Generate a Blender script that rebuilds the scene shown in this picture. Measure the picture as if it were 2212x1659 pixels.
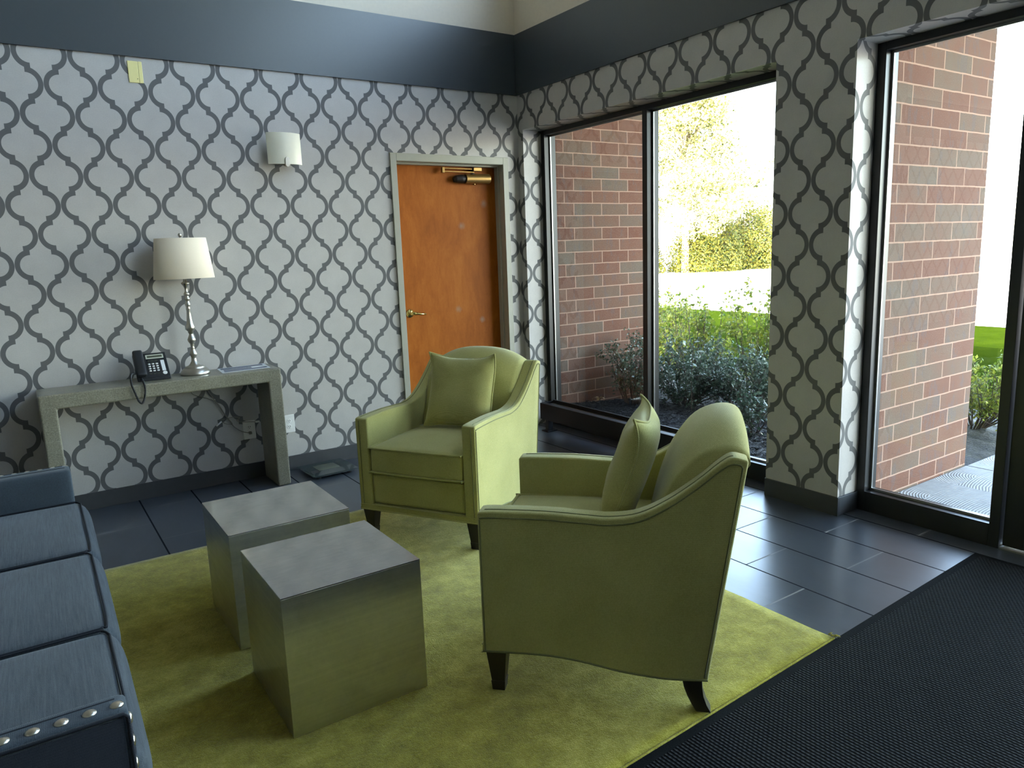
import bpy, bmesh, math, random
from mathutils import Vector, Matrix, noise
PI = math.pi
for o in list(bpy.data.objects): bpy.data.objects.remove(o, do_unlink=True)
SC = bpy.context.scene
COL = SC.collection

# ------------------------------------------------------------------ camera
cam_d = bpy.data.cameras.new('camera'); cam = bpy.data.objects.new('camera', cam_d); COL.objects.link(cam)
FPX = 1586.015
cam_d.sensor_fit = 'HORIZONTAL'; cam_d.sensor_width = 36.0; cam_d.lens = 36.0 * FPX / 2212.0
cam_d.clip_start = 0.02; cam_d.clip_end = 400
_rx, _rz, _ry = 1.39077728, -0.589531197, -0.0373765786
_m = (Matrix.Rotation(_rz, 3, 'Z') @ Matrix.Rotation(_rx, 3, 'X') @ Matrix.Rotation(_ry, 3, 'Z')).to_4x4()
_m.translation = Vector((-3.4943957, -5.0068414, 1.4600783))
cam.matrix_world = _m
SC.camera = cam

# ------------------------------------------------------------------ world, sun, exposure
SUN_EL, SUN_AZ = math.radians(42), math.radians(205)      # azimuth of where the light comes from, ccw from +x
world = bpy.data.worlds.new('World'); SC.world = world; world.use_nodes = True
wn = world.node_tree; wn.nodes.clear()
wo = wn.nodes.new('ShaderNodeOutputWorld'); wb = wn.nodes.new('ShaderNodeBackground'); ws = wn.nodes.new('ShaderNodeTexSky')
ws.sky_type = 'NISHITA'; ws.sun_disc = False; ws.sun_elevation = SUN_EL; ws.sun_rotation = PI / 2 - SUN_AZ
ws.air_density = 1.0; ws.dust_density = 2.0; ws.ozone_density = 1.0
wb.inputs['Strength'].default_value = 0.33
wm = wn.nodes.new('ShaderNodeMix'); wm.data_type = 'RGBA'; wm.blend_type = 'MULTIPLY'; wm.inputs[0].default_value = 1.0; wm.inputs[7].default_value = (1.0, .90, .785, 1)
wn.links.new(ws.outputs[0], wm.inputs[6]); wn.links.new(wm.outputs[2], wb.inputs[0]); wn.links.new(wb.outputs[0], wo.inputs[0])
sun_d = bpy.data.lights.new('sun', 'SUN'); sun = bpy.data.objects.new('sun', sun_d); COL.objects.link(sun)
sun_d.energy = 3.0; sun_d.angle = math.radians(0.6); sun_d.color = (1.0, 0.94, 0.82)
_sd = Vector((math.cos(SUN_EL) * math.cos(SUN_AZ), math.cos(SUN_EL) * math.sin(SUN_AZ), math.sin(SUN_EL)))
sun.rotation_euler = _sd.to_track_quat('Z', 'Y').to_euler(); sun.location = (-10, -10, 20)
SC.view_settings.view_transform = 'Standard'; SC.view_settings.look = 'None'
SC.view_settings.exposure = 4.3; SC.view_settings.gamma = 1.0; SC.view_settings.use_curve_mapping = False
cy = SC.cycles
cy.max_bounces = 10; cy.diffuse_bounces = 6; cy.glossy_bounces = 5; cy.transmission_bounces = 6; cy.transparent_max_bounces = 24
cy.sample_clamp_indirect = 8.0; cy.caustics_reflective = False; cy.caustics_refractive = False
cy.use_denoising = True
try: cy.denoiser = 'OPENIMAGEDENOISE'
except Exception: pass

# ------------------------------------------------------------------ helpers
def tag(o, label=None, cat=None, group=None, kind=None):
    if label: o['label'] = label
    if cat: o['category'] = cat
    if group: o['group'] = group
    if kind: o['kind'] = kind
    return o
def empty(name, loc=(0, 0, 0), rz=0.0, **k):
    o = bpy.data.objects.new(name, None); COL.objects.link(o); o.location = loc; o.rotation_euler = (0, 0, rz)
    o.empty_display_size = .1
    return tag(o, **k)
def obj(name, bm, mat, parent=None, smooth=False, bevel=0, seg=2, sub=0, **k):
    me = bpy.data.meshes.new(name)
    bmesh.ops.recalc_face_normals(bm, faces=bm.faces) if k.pop('recalc', True) else None
    bm.to_mesh(me); bm.free()
    for m in (mat if isinstance(mat, (list, tuple)) else [mat]): me.materials.append(m)
    o = bpy.data.objects.new(name, me); COL.objects.link(o)
    if parent is not None: o.parent = parent
    if smooth: me.polygons.foreach_set('use_smooth', [True] * len(me.polygons))
    if bevel:
        b = o.modifiers.new('bevel', 'BEVEL'); b.width = bevel; b.segments = seg; b.limit_method = 'ANGLE'; b.angle_limit = math.radians(40)
        b.harden_normals = False
    if sub:
        s = o.modifiers.new('sub', 'SUBSURF'); s.levels = sub; s.render_levels = sub
    return tag(o, **k)
def struct(name, bm, mat, **k):
    o = obj(name, bm, mat, **k); o['kind'] = 'structure'; return o
def box(bm, x0, x1, y0, y1, z0, z1, mi=0):
    vs = [bm.verts.new(p) for p in ((x0, y0, z0), (x1, y0, z0), (x1, y1, z0), (x0, y1, z0), (x0, y0, z1), (x1, y0, z1), (x1, y1, z1), (x0, y1, z1))]
    for f in ((0, 3, 2, 1), (4, 5, 6, 7), (0, 1, 5, 4), (1, 2, 6, 5), (2, 3, 7, 6), (3, 0, 4, 7)):
        bm.faces.new([vs[i] for i in f]).material_index = mi
    return vs
def newbox(*a):
    bm = bmesh.new(); box(bm, *a); return bm
def prism(bm, poly, axis, a, b, mi=0):
    """poly of 2-D points extruded along axis ('x': poly=(y,z), 'y': poly=(x,z), 'z': poly=(x,y))"""
    def P(p, t): return {'x': (t, p[0], p[1]), 'y': (p[0], t, p[1]), 'z': (p[0], p[1], t)}[axis]
    A = [bm.verts.new(P(p, a)) for p in poly]; B = [bm.verts.new(P(p, b)) for p in poly]; n = len(poly)
    bm.faces.new(A).material_index = mi; bm.faces.new(B[::-1]).material_index = mi
    for i in range(n): bm.faces.new((A[i], B[i], B[(i + 1) % n], A[(i + 1) % n])).material_index = mi
def tube(bm, pts, r, n=8, closed=False, cap=True):
    pts = [Vector(p) for p in pts]; N = len(pts); rings = []
    rr = r if isinstance(r, (list, tuple)) else [r] * N
    up = None
    for i, p in enumerate(pts):
        if closed: t = pts[(i + 1) % N] - pts[i - 1]
        else: t = pts[min(i + 1, N - 1)] - pts[max(i - 1, 0)]
        if t.length < 1e-9: t = Vector((0, 0, 1))
        t.normalize()
        if up is None:
            up = Vector((0, 0, 1)) if abs(t.z) < .9 else Vector((1, 0, 0))
        u = up - t * up.dot(t)
        if u.length < 1e-6: u = t.orthogonal()
        u.normalize(); up = u; w = t.cross(u)
        rings.append([bm.verts.new(p + (u * math.cos(2 * PI * k / n) + w * math.sin(2 * PI * k / n)) * rr[i]) for k in range(n)])
    for i in range(N if closed else N - 1):
        a, b = rings[i], rings[(i + 1) % N]
        for k in range(n): bm.faces.new((a[k], a[(k + 1) % n], b[(k + 1) % n], b[k]))
    if cap and not closed and n > 2: bm.faces.new(rings[0][::-1]); bm.faces.new(rings[-1])
def lathe(bm, prof, n=32, c=(0, 0, 0)):
    rings = []
    for r, z in prof:
        if r < 1e-6: rings.append([bm.verts.new((c[0], c[1], c[2] + z))])
        else: rings.append([bm.verts.new((c[0] + r * math.cos(2 * PI * k / n), c[1] + r * math.sin(2 * PI * k / n), c[2] + z)) for k in range(n)])
    for a, b in zip(rings, rings[1:]):
        if len(a) == 1 and len(b) == 1: continue
        for k in range(n):
            k2 = (k + 1) % n
            if len(a) == 1: bm.faces.new((a[0], b[k2], b[k]))
            elif len(b) == 1: bm.faces.new((a[k], a[k2], b[0]))
            else: bm.faces.new((a[k], a[k2], b[k2], b[k]))
def cyl(bm, a, b, r, n=24): tube(bm, [a, b], r, n)
def rbox(bm, x0, x1, y0, y1, z0, z1, r=.02, n=14, crown=0, bulge=None):
    """soft box: rounded edges, optional crown on top and bulge function (p, q) -> offset"""
    h = Vector(((x1 - x0) / 2, (y1 - y0) / 2, (z1 - z0) / 2)); c = Vector(((x0 + x1) / 2, (y0 + y1) / 2, (z0 + z1) / 2))
    idx = {}
    def remap(t, hh):   # concentrate grid lines near the edges
        return math.sin(t * PI / 2)
    def V(i, j, k):
        key = (i, j, k)
        if key not in idx:
            q = Vector([remap(2 * t / n - 1, 1) for t in (i, j, k)])
            p = Vector([q[a] * h[a] for a in range(3)])
            inn = Vector([max(-(h[a] - r), min(h[a] - r, p[a])) for a in range(3)])
            d = p - inn
            if d.length > 1e-9: p = inn + d.normalized() * r
            if q.z > -.2: p.z += crown * (1 - q.x ** 2) * (1 - q.y ** 2) * max(0, min(1, (q.z + .2) / 1.2))
            if bulge: p += Vector(bulge(q))
            idx[key] = bm.verts.new(c + p)
        return idx[key]
    for i in range(n):
        for j in range(n):
            for f in ((lambda a, b: (a, b, 0)), (lambda a, b: (a, b, n)), (lambda a, b: (a, 0, b)), (lambda a, b: (a, n, b)), (lambda a, b: (0, a, b)), (lambda a, b: (n, a, b))):
                bm.faces.new([V(*f(i, j)), V(*f(i + 1, j)), V(*f(i + 1, j + 1)), V(*f(i, j + 1))])
def cr(pts, n=6, closed=False):
    """Catmull-Rom through pts"""
    P = [Vector(p) for p in pts]; out = []; N = len(P)
    for i in range(N if closed else N - 1):
        p0 = P[i - 1] if (closed or i > 0) else P[0] * 2 - P[1]
        p1 = P[i]; p2 = P[(i + 1) % N]
        p3 = P[(i + 2) % N] if (closed or i + 2 < N) else P[-1] * 2 - P[-2]
        for k in range(n):
            t = k / n
            out.append(.5 * ((2 * p1) + (p2 - p0) * t + (2 * p0 - 5 * p1 + 4 * p2 - p3) * t * t + (3 * p1 - p0 - 3 * p2 + p3) * t ** 3))
    if not closed: out.append(P[-1])
    return out
def dup(root, loc=None, rz=None):
    r = root.copy(); COL.objects.link(r)
    if loc is not None: r.location = loc
    if rz is not None: r.rotation_euler = (0, 0, rz)
    for ch in list(root.children):
        c = ch.copy(); COL.objects.link(c); c.parent = r
        for g in list(ch.children):
            d = g.copy(); COL.objects.link(d); d.parent = c
    return r

# ------------------------------------------------------------------ materials
def srgb(r, g, b): return tuple(((c / 255) / 12.92 if c / 255 <= .04045 else ((c / 255 + .055) / 1.055) ** 2.4) for c in (r, g, b)) + (1,)
class NT:
    def __init__(s, name):
        s.m = bpy.data.materials.new(name); s.m.use_nodes = True; s.t = s.m.node_tree; s.t.nodes.clear()
        s.out = s.t.nodes.new('ShaderNodeOutputMaterial'); s.b = s.t.nodes.new('ShaderNodeBsdfPrincipled')
        s.t.links.new(s.b.outputs[0], s.out.inputs[0]); s._xyz = None
    def n(s, ty, **k):
        nd = s.t.nodes.new(ty)
        for a, v in k.items(): setattr(nd, a, v)
        return nd
    def link(s, a, b): s.t.links.new(a, b)
    def put(s, sock, v):
        if hasattr(v, 'is_output'): s.t.links.new(v, sock)
        else: sock.default_value = v
    def math(s, op, a, b=0.0, c=0.0):
        nd = s.n('ShaderNodeMath', operation=op)
        s.put(nd.inputs[0], a)
        if len(nd.inputs) > 1: s.put(nd.inputs[1], b)
        if len(nd.inputs) > 2: s.put(nd.inputs[2], c)
        return nd.outputs[0]
    def coords(s):
        if s._xyz is None:
            tc = s.n('ShaderNodeTexCoord'); sp = s.n('ShaderNodeSeparateXYZ'); s.link(tc.outputs['Object'], sp.inputs[0])
            s._tc = tc; s._xyz = sp.outputs
        return s._xyz
    def obj(s): s.coords(); return s._tc.outputs['Object']
    def vec(s, x, y, z):
        c = s.n('ShaderNodeCombineXYZ'); s.put(c.inputs[0], x); s.put(c.inputs[1], y); s.put(c.inputs[2], z); return c.outputs[0]
    def noise(s, scale, detail=3, rough=.5, vec=None, stretch=None, dist=0.0):
        nd = s.n('ShaderNodeTexNoise'); nd.inputs['Scale'].default_value = scale; nd.inputs['Detail'].default_value = detail
        nd.inputs['Roughness'].default_value = rough; nd.inputs['Distortion'].default_value = dist
        v = vec if vec is not None else s.obj()
        if stretch:
            mp = s.n('ShaderNodeMapping'); mp.inputs['Scale'].default_value = stretch; s.link(v, mp.inputs[0]); v = mp.outputs[0]
        s.link(v, nd.inputs['Vector']); return nd.outputs['Fac']
    def ramp(s, fac, stops):
        nd = s.n('ShaderNodeValToRGB'); s.put(nd.inputs[0], fac); cr_ = nd.color_ramp
        while len(cr_.elements) < len(stops): cr_.elements.new(.5)
        for e, (p, c) in zip(cr_.elements, stops): e.position = p; e.color = c if len(c) == 4 else tuple(c) + (1,)
        return nd.outputs[0]
    def mix(s, fac, a, b, blend='MIX'):
        nd = s.n('ShaderNodeMix', data_type='RGBA', blend_type=blend); s.put(nd.inputs[0], fac); s.put(nd.inputs[6], a); s.put(nd.inputs[7], b); return nd.outputs[2]
    def bump(s, h, strength=.3, dist=.002):
        nd = s.n('ShaderNodeBump'); nd.inputs['Strength'].default_value = strength; nd.inputs['Distance'].default_value = dist
        s.put(nd.inputs['Height'], h); s.link(nd.outputs[0], s.b.inputs['Normal']); return nd
    def set(s, color=None, rough=None, metal=None, spec=None, **k):
        if color is not None: s.put(s.b.inputs['Base Color'], color)
        if rough is not None: s.put(s.b.inputs['Roughness'], rough)
        if metal is not None: s.b.inputs['Metallic'].default_value = metal
        if spec is not None: s.b.inputs['Specular IOR Level'].default_value = spec
        for a, v in k.items(): s.put(s.b.inputs[a.replace('_', ' ')], v)
        return s.m
def plain(name, col, rough=.5, metal=0, spec=.5, var=.06, nscale=30, bump=0):
    t = NT(name); n = t.noise(nscale, 3)
    c = t.mix(n, tuple(v * (1 - var) for v in col[:3]) + (1,), tuple(min(1, v * (1 + var)) for v in col[:3]) + (1,))
    if bump: t.bump(n, bump, .001)
    return t.set(c, rough, metal, spec)

def wallpaper(name, wallB):
    t = NT(name); x, y, z = t.coords(); M = t.math
    geo = t.n('ShaderNodeNewGeometry'); sn = t.n('ShaderNodeSeparateXYZ'); t.link(geo.outputs['Normal'], sn.inputs[0])
    if wallB:
        nz = M('ABSOLUTE', sn.outputs[2])
        u = M('SUBTRACT', y, M('MULTIPLY', x, M('SUBTRACT', 1.0, nz)))
        v = M('SUBTRACT', z, M('MULTIPLY', x, nz)); u0, v0 = -2.502, 2.089
    else:
        u, v, u0, v0 = x, z, -3.198, 2.627
    a, b = .13225, .16435
    px = M('PINGPONG', M('ADD', M('SUBTRACT', u, u0), a * 80), a)
    pz = M('PINGPONG', M('ADD', M('SUBTRACT', v, v0), b * 80), b)
    # pingpong(x, a): 0 at motif centres on both axes -> fold the quadrant by inversion
    flip = M('GREATER_THAN', pz, b / 2); nf = M('SUBTRACT', 1.0, flip)
    qx = M('ADD', M('MULTIPLY', nf, px), M('MULTIPLY', flip, M('SUBTRACT', a, px)))
    qz = M('ADD', M('MULTIPLY', nf, pz), M('MULTIPLY', flip, M('SUBTRACT', b, pz)))
    def arc(cx, rx, rz):
        q = M('DIVIDE', qz, rz); q = M('MAXIMUM', M('SUBTRACT', 1.0, M('MULTIPLY', q, q)), 0.0)
        return M('ADD', cx, M('MULTIPLY', rx, M('SQRT', q)))
    xi = arc(.0515, .0548, .0570)
    xo = M('MAXIMUM', arc(.049, .0826, .0878), .0808)
    band = M('MULTIPLY', M('GREATER_THAN', qx, xi), M('LESS_THAN', qx, xo))
    n1 = t.noise(7, 4, .6); n2 = t.noise(150, 3, .75)
    nn = M('ADD', M('MULTIPLY', n1, .5), M('MULTIPLY', n2, .5))
    bg = t.mix(nn, (.36, .342, .322, 1), (.64, .605, .570, 1))
    dk = t.mix(nn, (.092, .091, .092, 1), (.135, .132, .130, 1))
    t.bump(n2, .06, .0006)
    return t.set(t.mix(band, bg, dk), t.math('ADD', .42, M('MULTIPLY', band, .18)), 0.0, .5)
M_PAPER_A = wallpaper('trellis_wallpaper_back', False)
M_PAPER_B = wallpaper('trellis_wallpaper_window', True)
M_BAND = plain('dark_band_paint', (.056, .066, .076), .32, spec=.5, var=.05, nscale=60, bump=.05)
M_UPPER = plain('pale_wall_paint', (.73, .65, .54), .7, nscale=40, bump=.04)
M_WHITE = plain('ceiling_paint', (.55, .55, .52), .8)
M_FAR = plain('taupe_wall_paint', (.34, .33, .30), .8)
M_BASEB = plain('slate_baseboard', (.05, .052, .056), .45, var=.15, nscale=18)

def m_floor():
    t = NT('slate_tile_floor'); x, y, z = t.coords(); M = t.math
    # strips .305 wide in x, joints every .61 in y, half offset
    sx = M('DIVIDE', M('ADD', x, .258 + .305 * 60), .305); k = M('FLOOR', sx); fx = M('FRACT', sx)
    odd = M('MODULO', k, 2.0)
    sy = M('ADD', M('DIVIDE', M('ADD', y, 2.957 + .61 * 40), .61), M('MULTIPLY', M('SUBTRACT', 1.0, odd), 0.0))
    sy = M('ADD', sy, M('MULTIPLY', odd, .5)); fy = M('FRACT', sy); ky = M('FLOOR', sy)
    gx = M('LESS_THAN', M('MINIMUM', fx, M('SUBTRACT', 1.0, fx)), .0042 / .305)
    gy = M('LESS_THAN', M('MINIMUM', fy, M('SUBTRACT', 1.0, fy)), .0036 / .61)
    wn_ = t.n('ShaderNodeTexWhiteNoise', noise_dimensions='2D'); t.link(t.vec(k, ky, 0.0), wn_.inputs['Vector'])
    n = t.noise(3.2, 6, .65, stretch=(1.6, .5, 1), dist=.6)
    n2 = t.noise(60, 3, .6)
    base = t.ramp(n, [(.3, (.030, .036, .048)), (.55, (.048, .057, .073)), (.75, (.070, .080, .098))])
    base = t.mix(M('MULTIPLY', wn_.outputs['Value'], .35), base, (.062, .070, .086, 1))
    c = t.mix(gx, base, (.012, .014, .018, 1)); c = t.mix(M('MULTIPLY', gy, M('SUBTRACT', 1.0, gx)), c, (.26, .265, .265, 1))
    h = M('SUBTRACT', M('MULTIPLY', n, .4), M('MULTIPLY', M('MAXIMUM', gx, gy), 1.2))
    t.bump(h, .10, .0008)
    jj = M('MAXIMUM', gx, gy)
    t.put(t.b.inputs['Specular IOR Level'], M('SUBTRACT', .85, M('MULTIPLY', jj, .8)))
    return t.set(c, M('ADD', M('ADD', .26, M('MULTIPLY', n, .12)), M('MULTIPLY', jj, .5)))
M_FLOOR = m_floor()

def m_brick(name):
    t = NT(name); x, y, z = t.coords(); M = t.math
    br = t.n('ShaderNodeTexBrick'); br.offset = .333; br.offset_frequency = 2; br.squash = 1; br.squash_frequency = 1
    br.inputs['Scale'].default_value = 1; br.inputs['Mortar Size'].default_value = .0045; br.inputs['Mortar Smooth'].default_value = .15
    br.inputs['Brick Width'].default_value = .3048; br.inputs['Row Height'].default_value = .1012
    br.inputs['Bias'].default_value = 0
    wob = t.noise(9, 2); u = M('ADD', M('SUBTRACT', x, .125), M('ADD', M('MULTIPLY', M('SUBTRACT', wob, .5), .006), y))
    v = M('ADD', M('SUBTRACT', z, .008), M('MULTIPLY', M('SUBTRACT', wob, .5), .006))
    t.link(t.vec(u, v, 0.0), br.inputs['Vector'])
    br.inputs['Color1'].default_value = (0, 0, 0, 1); br.inputs['Color2'].default_value = (1, 1, 1, 1); br.inputs['Mortar'].default_value = (.5, .5, .5, 1)
    n = t.noise(4.5, 5, .65); n2 = t.noise(160, 3, .7); n3 = t.noise(16, 4, .7, stretch=(1, 1, .35)); n3b = t.noise(11, 3, .6)
    k = M('ADD', M('MULTIPLY', br.outputs['Color'], .40), M('ADD', M('MULTIPLY', n, .42), M('MULTIPLY', n3b, .18)))
    col = t.ramp(k, [(.25, (.125, .050, .031)), (.45, (.145, .069, .045)), (.58, (.132, .080, .055)), (.75, (.122, .094, .070))])
    col = t.mix(M('MULTIPLY', M('GREATER_THAN', n3, .58), .35), col, (.09, .08, .085, 1))
    col = t.mix(M('MULTIPLY', M('GREATER_THAN', n2, .60), .55), col, (.055, .040, .034, 1)); col = t.mix(M('MULTIPLY', M('LESS_THAN', n2, .40), .35), col, (.24, .19, .16, 1))
    mort = t.mix(n, (.30, .185, .135, 1), (.40, .26, .195, 1))
    c = t.mix(br.outputs['Fac'], col, mort)
    t.bump(M('ADD', M('MULTIPLY', br.outputs['Fac'], -1.0), M('MULTIPLY', n2, .25)), .5, .006)
    return t.set(c, .85, 0, .25)
M_BRICK = m_brick('brown_brick')

M_FRAME = plain('black_anodised_metal', (.010, .010, .011), .36, spec=.45, var=.1)
M_HEAT = plain('black_enamel_metal', (.007, .007, .008), .5, spec=.3)
M_GASKET = plain('grey_metal_stop', (.30, .30, .29), .3, metal=.7)
def m_glass(name, tint=(.86, .90, .88)):
    t = NT(name); t.t.nodes.remove(t.b)
    tr = t.n('ShaderNodeBsdfTransparent'); tr.inputs[0].default_value = tint + (1,)
    gl = t.n('ShaderNodeBsdfGlossy'); gl.inputs['Roughness'].default_value = .0; gl.inputs[0].default_value = (.9, .95, .93, 1)
    ge = t.n('ShaderNodeNewGeometry'); dp = t.n('ShaderNodeVectorMath', operation='DOT_PRODUCT'); t.link(ge.outputs['Incoming'], dp.inputs[0]); t.link(ge.outputs['Normal'], dp.inputs[1])
    c_ = t.math('SUBTRACT', 1.0, t.math('ABSOLUTE', dp.outputs['Value'])); fr = t.math('ADD', .05, t.math('MULTIPLY', .85, t.math('POWER', c_, 5.0)))
    mx = t.n('ShaderNodeMixShader'); t.link(fr, mx.inputs[0]); t.link(tr.outputs[0], mx.inputs[1]); t.link(gl.outputs[0], mx.inputs[2])
    t.link(mx.outputs[0], t.out.inputs[0]); return t.m
M_GLASS = m_glass('window_glass')

def m_wood():
    t = NT('orange_veneer_door'); M = t.math
    n = t.noise(5, 5, .6, stretch=(1.4, 1, .5), dist=.8); n2 = t.noise(55, 4, .7, stretch=(1, 1, .25)); n3 = t.noise(190, 2, .6, stretch=(1, 1, .4))
    c = t.ramp(M('ADD', M('MULTIPLY', n, .6), M('ADD', M('MULTIPLY', n2, .25), M('MULTIPLY', n3, .15))), [(.3, (.26, .066, .006)), (.5, (.37, .100, .010)), (.7, (.46, .145, .018))])
    x, y, z = t.coords()
    for sx, sz, r in ((-.498, 1.663, .034), (-.565, 1.013, .034), (-.344, .914, .030), (-.283, 1.835, .038)):
        dx = M('SUBTRACT', x, sx); dz = M('SUBTRACT', z, sz); dd = M('ADD', M('SQRT', M('ADD', M('MULTIPLY', dx, dx), M('MULTIPLY', dz, dz))), M('MULTIPLY', M('SUBTRACT', n2, .5), .05))
        c = t.mix(M('MULTIPLY', M('MAXIMUM', M('SUBTRACT', 1.0, M('DIVIDE', dd, r)), 0.0), .55), c, (.34, .25, .20, 1))
    t.bump(n2, .08, .0008)
    return t.set(c, .5, 0, .12)
M_WOOD = m_wood()
M_DFRAME = plain('grey_green_frame_paint', (.40, .385, .31), .4, nscale=20)
M_BRASS = plain('brass', (.62, .48, .16), .2, metal=1, var=.1)
M_BRONZE = plain('bronze_closer_metal', (.42, .25, .085), .36, metal=.85, var=.1)
M_DARKBR = plain('dark_bronze_plastic', (.02, .013, .01), .4)
M_CREAM = plain('ivory_plastic', (.88, .78, .34), .45, var=.05)
M_PLATE = plain('white_plastic', (.86, .84, .80), .4)
M_SLOT = plain('black_slot', (.01, .01, .01), .6)

def m_fabric(name, c1, c2, weave=420, bump=.35, dist=.0016, rough=.9, streak=None, sheen=.25):
    t = NT(name); M = t.math; x, y, z = t.coords()
    n = t.noise(5, 3); f = t.noise(weave, 2, .6); g = t.noise(weave * .42, 2, .7)
    wx = M('SINE', M('MULTIPLY', M('ADD', x, y), weave * 2.6)); wz = M('SINE', M('MULTIPLY', M('ADD', z, M('SUBTRACT', y, x)), weave * 2.6))
    w = M('MULTIPLY', M('ADD', M('MULTIPLY', wx, wz), 1.0), .5)
    k = M('ADD', M('MULTIPLY', n, .25), M('ADD', M('MULTIPLY', f, .4), M('ADD', M('MULTIPLY', w, .15), M('MULTIPLY', g, .2))))
    if streak:
        s = t.noise(230, 4, .75, stretch=streak); k = M('ADD', M('MULTIPLY', k, .5), M('MULTIPLY', s, .5))
    c = t.ramp(k, [(.34, c1), (.66, c2)])
    t.bump(M('ADD', f, M('MULTIPLY', w, .7)), bump, dist)
    t.b.inputs['Sheen Weight'].default_value = sheen; t.b.inputs['Sheen Roughness'].default_value = .5
    return t.set(c, rough, 0, .2)
M_GREEN = m_fabric('green_upholstery', (.30, .286, .082, 1), (.53, .505, .195, 1))
M_PIPE = m_fabric('green_piping', (.14, .145, .05, 1), (.22, .225, .09, 1))
M_NAVY = m_fabric('blue_grey_upholstery', (.020, .028, .036, 1), (.095, .112, .126, 1), streak=(1, .03, .3), sheen=.15)
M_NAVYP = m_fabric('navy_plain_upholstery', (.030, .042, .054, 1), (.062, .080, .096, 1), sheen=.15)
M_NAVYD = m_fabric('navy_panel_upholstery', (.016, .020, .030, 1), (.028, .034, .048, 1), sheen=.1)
M_NPIPE = m_fabric('navy_piping', (.007, .009, .014, 1), (.014, .017, .024, 1), sheen=.1)
M_NAIL = plain('antique_silver_nail', (.62, .58, .50), .28, metal=1, var=.15)
M_LEG = plain('espresso_wood', (.014, .011, .010), .35)

def m_rug():
    t = NT('lime_pile_rug'); M = t.math
    n = t.noise(1.6, 4, .6, dist=.5); n2 = t.noise(14, 5, .7); f = t.noise(260, 2, .7); f2 = t.noise(90, 3, .7)
    k = M('ADD', M('MULTIPLY', n, .35), M('ADD', M('MULTIPLY', n2, .30), M('MULTIPLY', M('ADD', f, f2), .175)))
    c = t.ramp(k, [(.38, (.20, .172, .014)), (.5, (.385, .338, .042)), (.62, (.64, .575, .125))])
    t.bump(M('ADD', M('MULTIPLY', f, .6), M('ADD', M('MULTIPLY', f2, .5), M('MULTIPLY', n2, .8))), .8, .006)
    t.b.inputs['Sheen Weight'].default_value = .3; t.b.inputs['Sheen Roughness'].default_value = .4
    return t.set(c, .95, 0, .1)
M_RUG = m_rug()
def m_mat():
    t = NT('black_ribbed_carpet'); x, y, z = t.coords(); M = t.math
    wob = M('MULTIPLY', M('SUBTRACT', t.noise(30, 2), .5), .9)
    a = M('SINE', M('ADD', M('MULTIPLY', x, 2 * PI / .0125), wob)); 
    sh = M('MULTIPLY', M('FLOOR', M('DIVIDE', x, .0125)), .5)
    b = M('SINE', M('ADD', M('MULTIPLY', y, 2 * PI / .0155), M('MULTIPLY', sh, 6.283)))
    n = t.noise(500, 2, .7); n2 = t.noise(6, 3)
    # 3 cm plain border around the ribbed field
    inner = M('MULTIPLY', M('MULTIPLY', M('GREATER_THAN', x, .032), M('LESS_THAN', x, 3.018)), M('LESS_THAN', y, -.032))
    h = M('MULTIPLY', M('ADD', M('MULTIPLY', a, .75), M('MULTIPLY', b, .32)), inner)
    k = M('ADD', M('MULTIPLY', n, .55), M('MULTIPLY', M('ADD', h, 1.0), .26))
    c = t.ramp(k, [(.36, (.0015, .0018, .0022)), (.56, (.008, .009, .010)), (.80, (.060, .062, .066))])
    t.bump(M('ADD', h, M('MULTIPLY', n, .5)), .9, .0035)
    return t.set(c, .95, 0, .06)
M_MAT = m_mat()
def m_concrete():
    t = NT('speckled_concrete'); M = t.math
    n = t.noise(120, 3, .8); n2 = t.noise(7, 4); n3 = t.noise(260, 1, .5)
    c = t.ramp(M('ADD', M('MULTIPLY', n, .7), M('MULTIPLY', n2, .3)), [(.3, (.12, .108, .074)), (.5, (.235, .218, .160)), (.68, (.35, .325, .250))])
    c = t.mix(M('GREATER_THAN', n3, .69), c, (.38, .37, .32, 1)); c = t.mix(M('LESS_THAN', n3, .30), c, (.05, .045, .035, 1))
    t.bump(n, .08, .001)
    return t.set(c, .3, 0, .5)
M_CONC = m_concrete()
def m_steel(name, st, base=.42, rough=.2, aniso=0.0):
    t = NT(name); M = t.math
    n = t.noise(90, 4, .7, stretch=st); n2 = t.noise(3.5, 4, .6, dist=1.0); n3 = t.noise(26, 4, .7, dist=1.5)
    c = t.ramp(M('ADD', M('MULTIPLY', n, .35), M('ADD', M('MULTIPLY', n2, .4), M('MULTIPLY', n3, .25))), [(.35, (base * .82, base * .83, base * .82)), (.65, (base * 1.15, base * 1.14, base * 1.10))])
    tg = t.n('ShaderNodeTangent', direction_type='RADIAL', axis='Z'); t.link(tg.outputs[0], t.b.inputs['Tangent']); t.b.inputs['Anisotropic'].default_value = aniso
    if not aniso: t.bump(n, .03, .0003)
    return t.set(c, M('ADD', rough, M('MULTIPLY', n3, .10)), 1.0)
M_STEELV = m_steel('brushed_steel_sides', (.02, .02, 1), .66, .30, .8)
M_STEELT = m_steel('brushed_steel_top', (.1, 1, 1), .50, .09)
M_NICKEL = plain('brushed_nickel', (.52, .49, .43), .33, metal=1, var=.08)
def m_shade():
    t = NT('linen_lamp_shade'); f = t.noise(700, 2, .6); c = t.mix(f, (.80, .68, .52, 1), (.98, .86, .69, 1))
    t.b.inputs['Subsurface Weight'].default_value = 0
    t.bump(f, .1, .0005)
    return t.set(c, .9, 0, .2)
M_SHADE = m_shade()
M_FROST = plain('frosted_white_glass', (.88, .84, .68), .35, spec=.5, var=.02)
M_PHONE = plain('charcoal_phone_plastic', (.011, .013, .016), .42)
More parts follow.
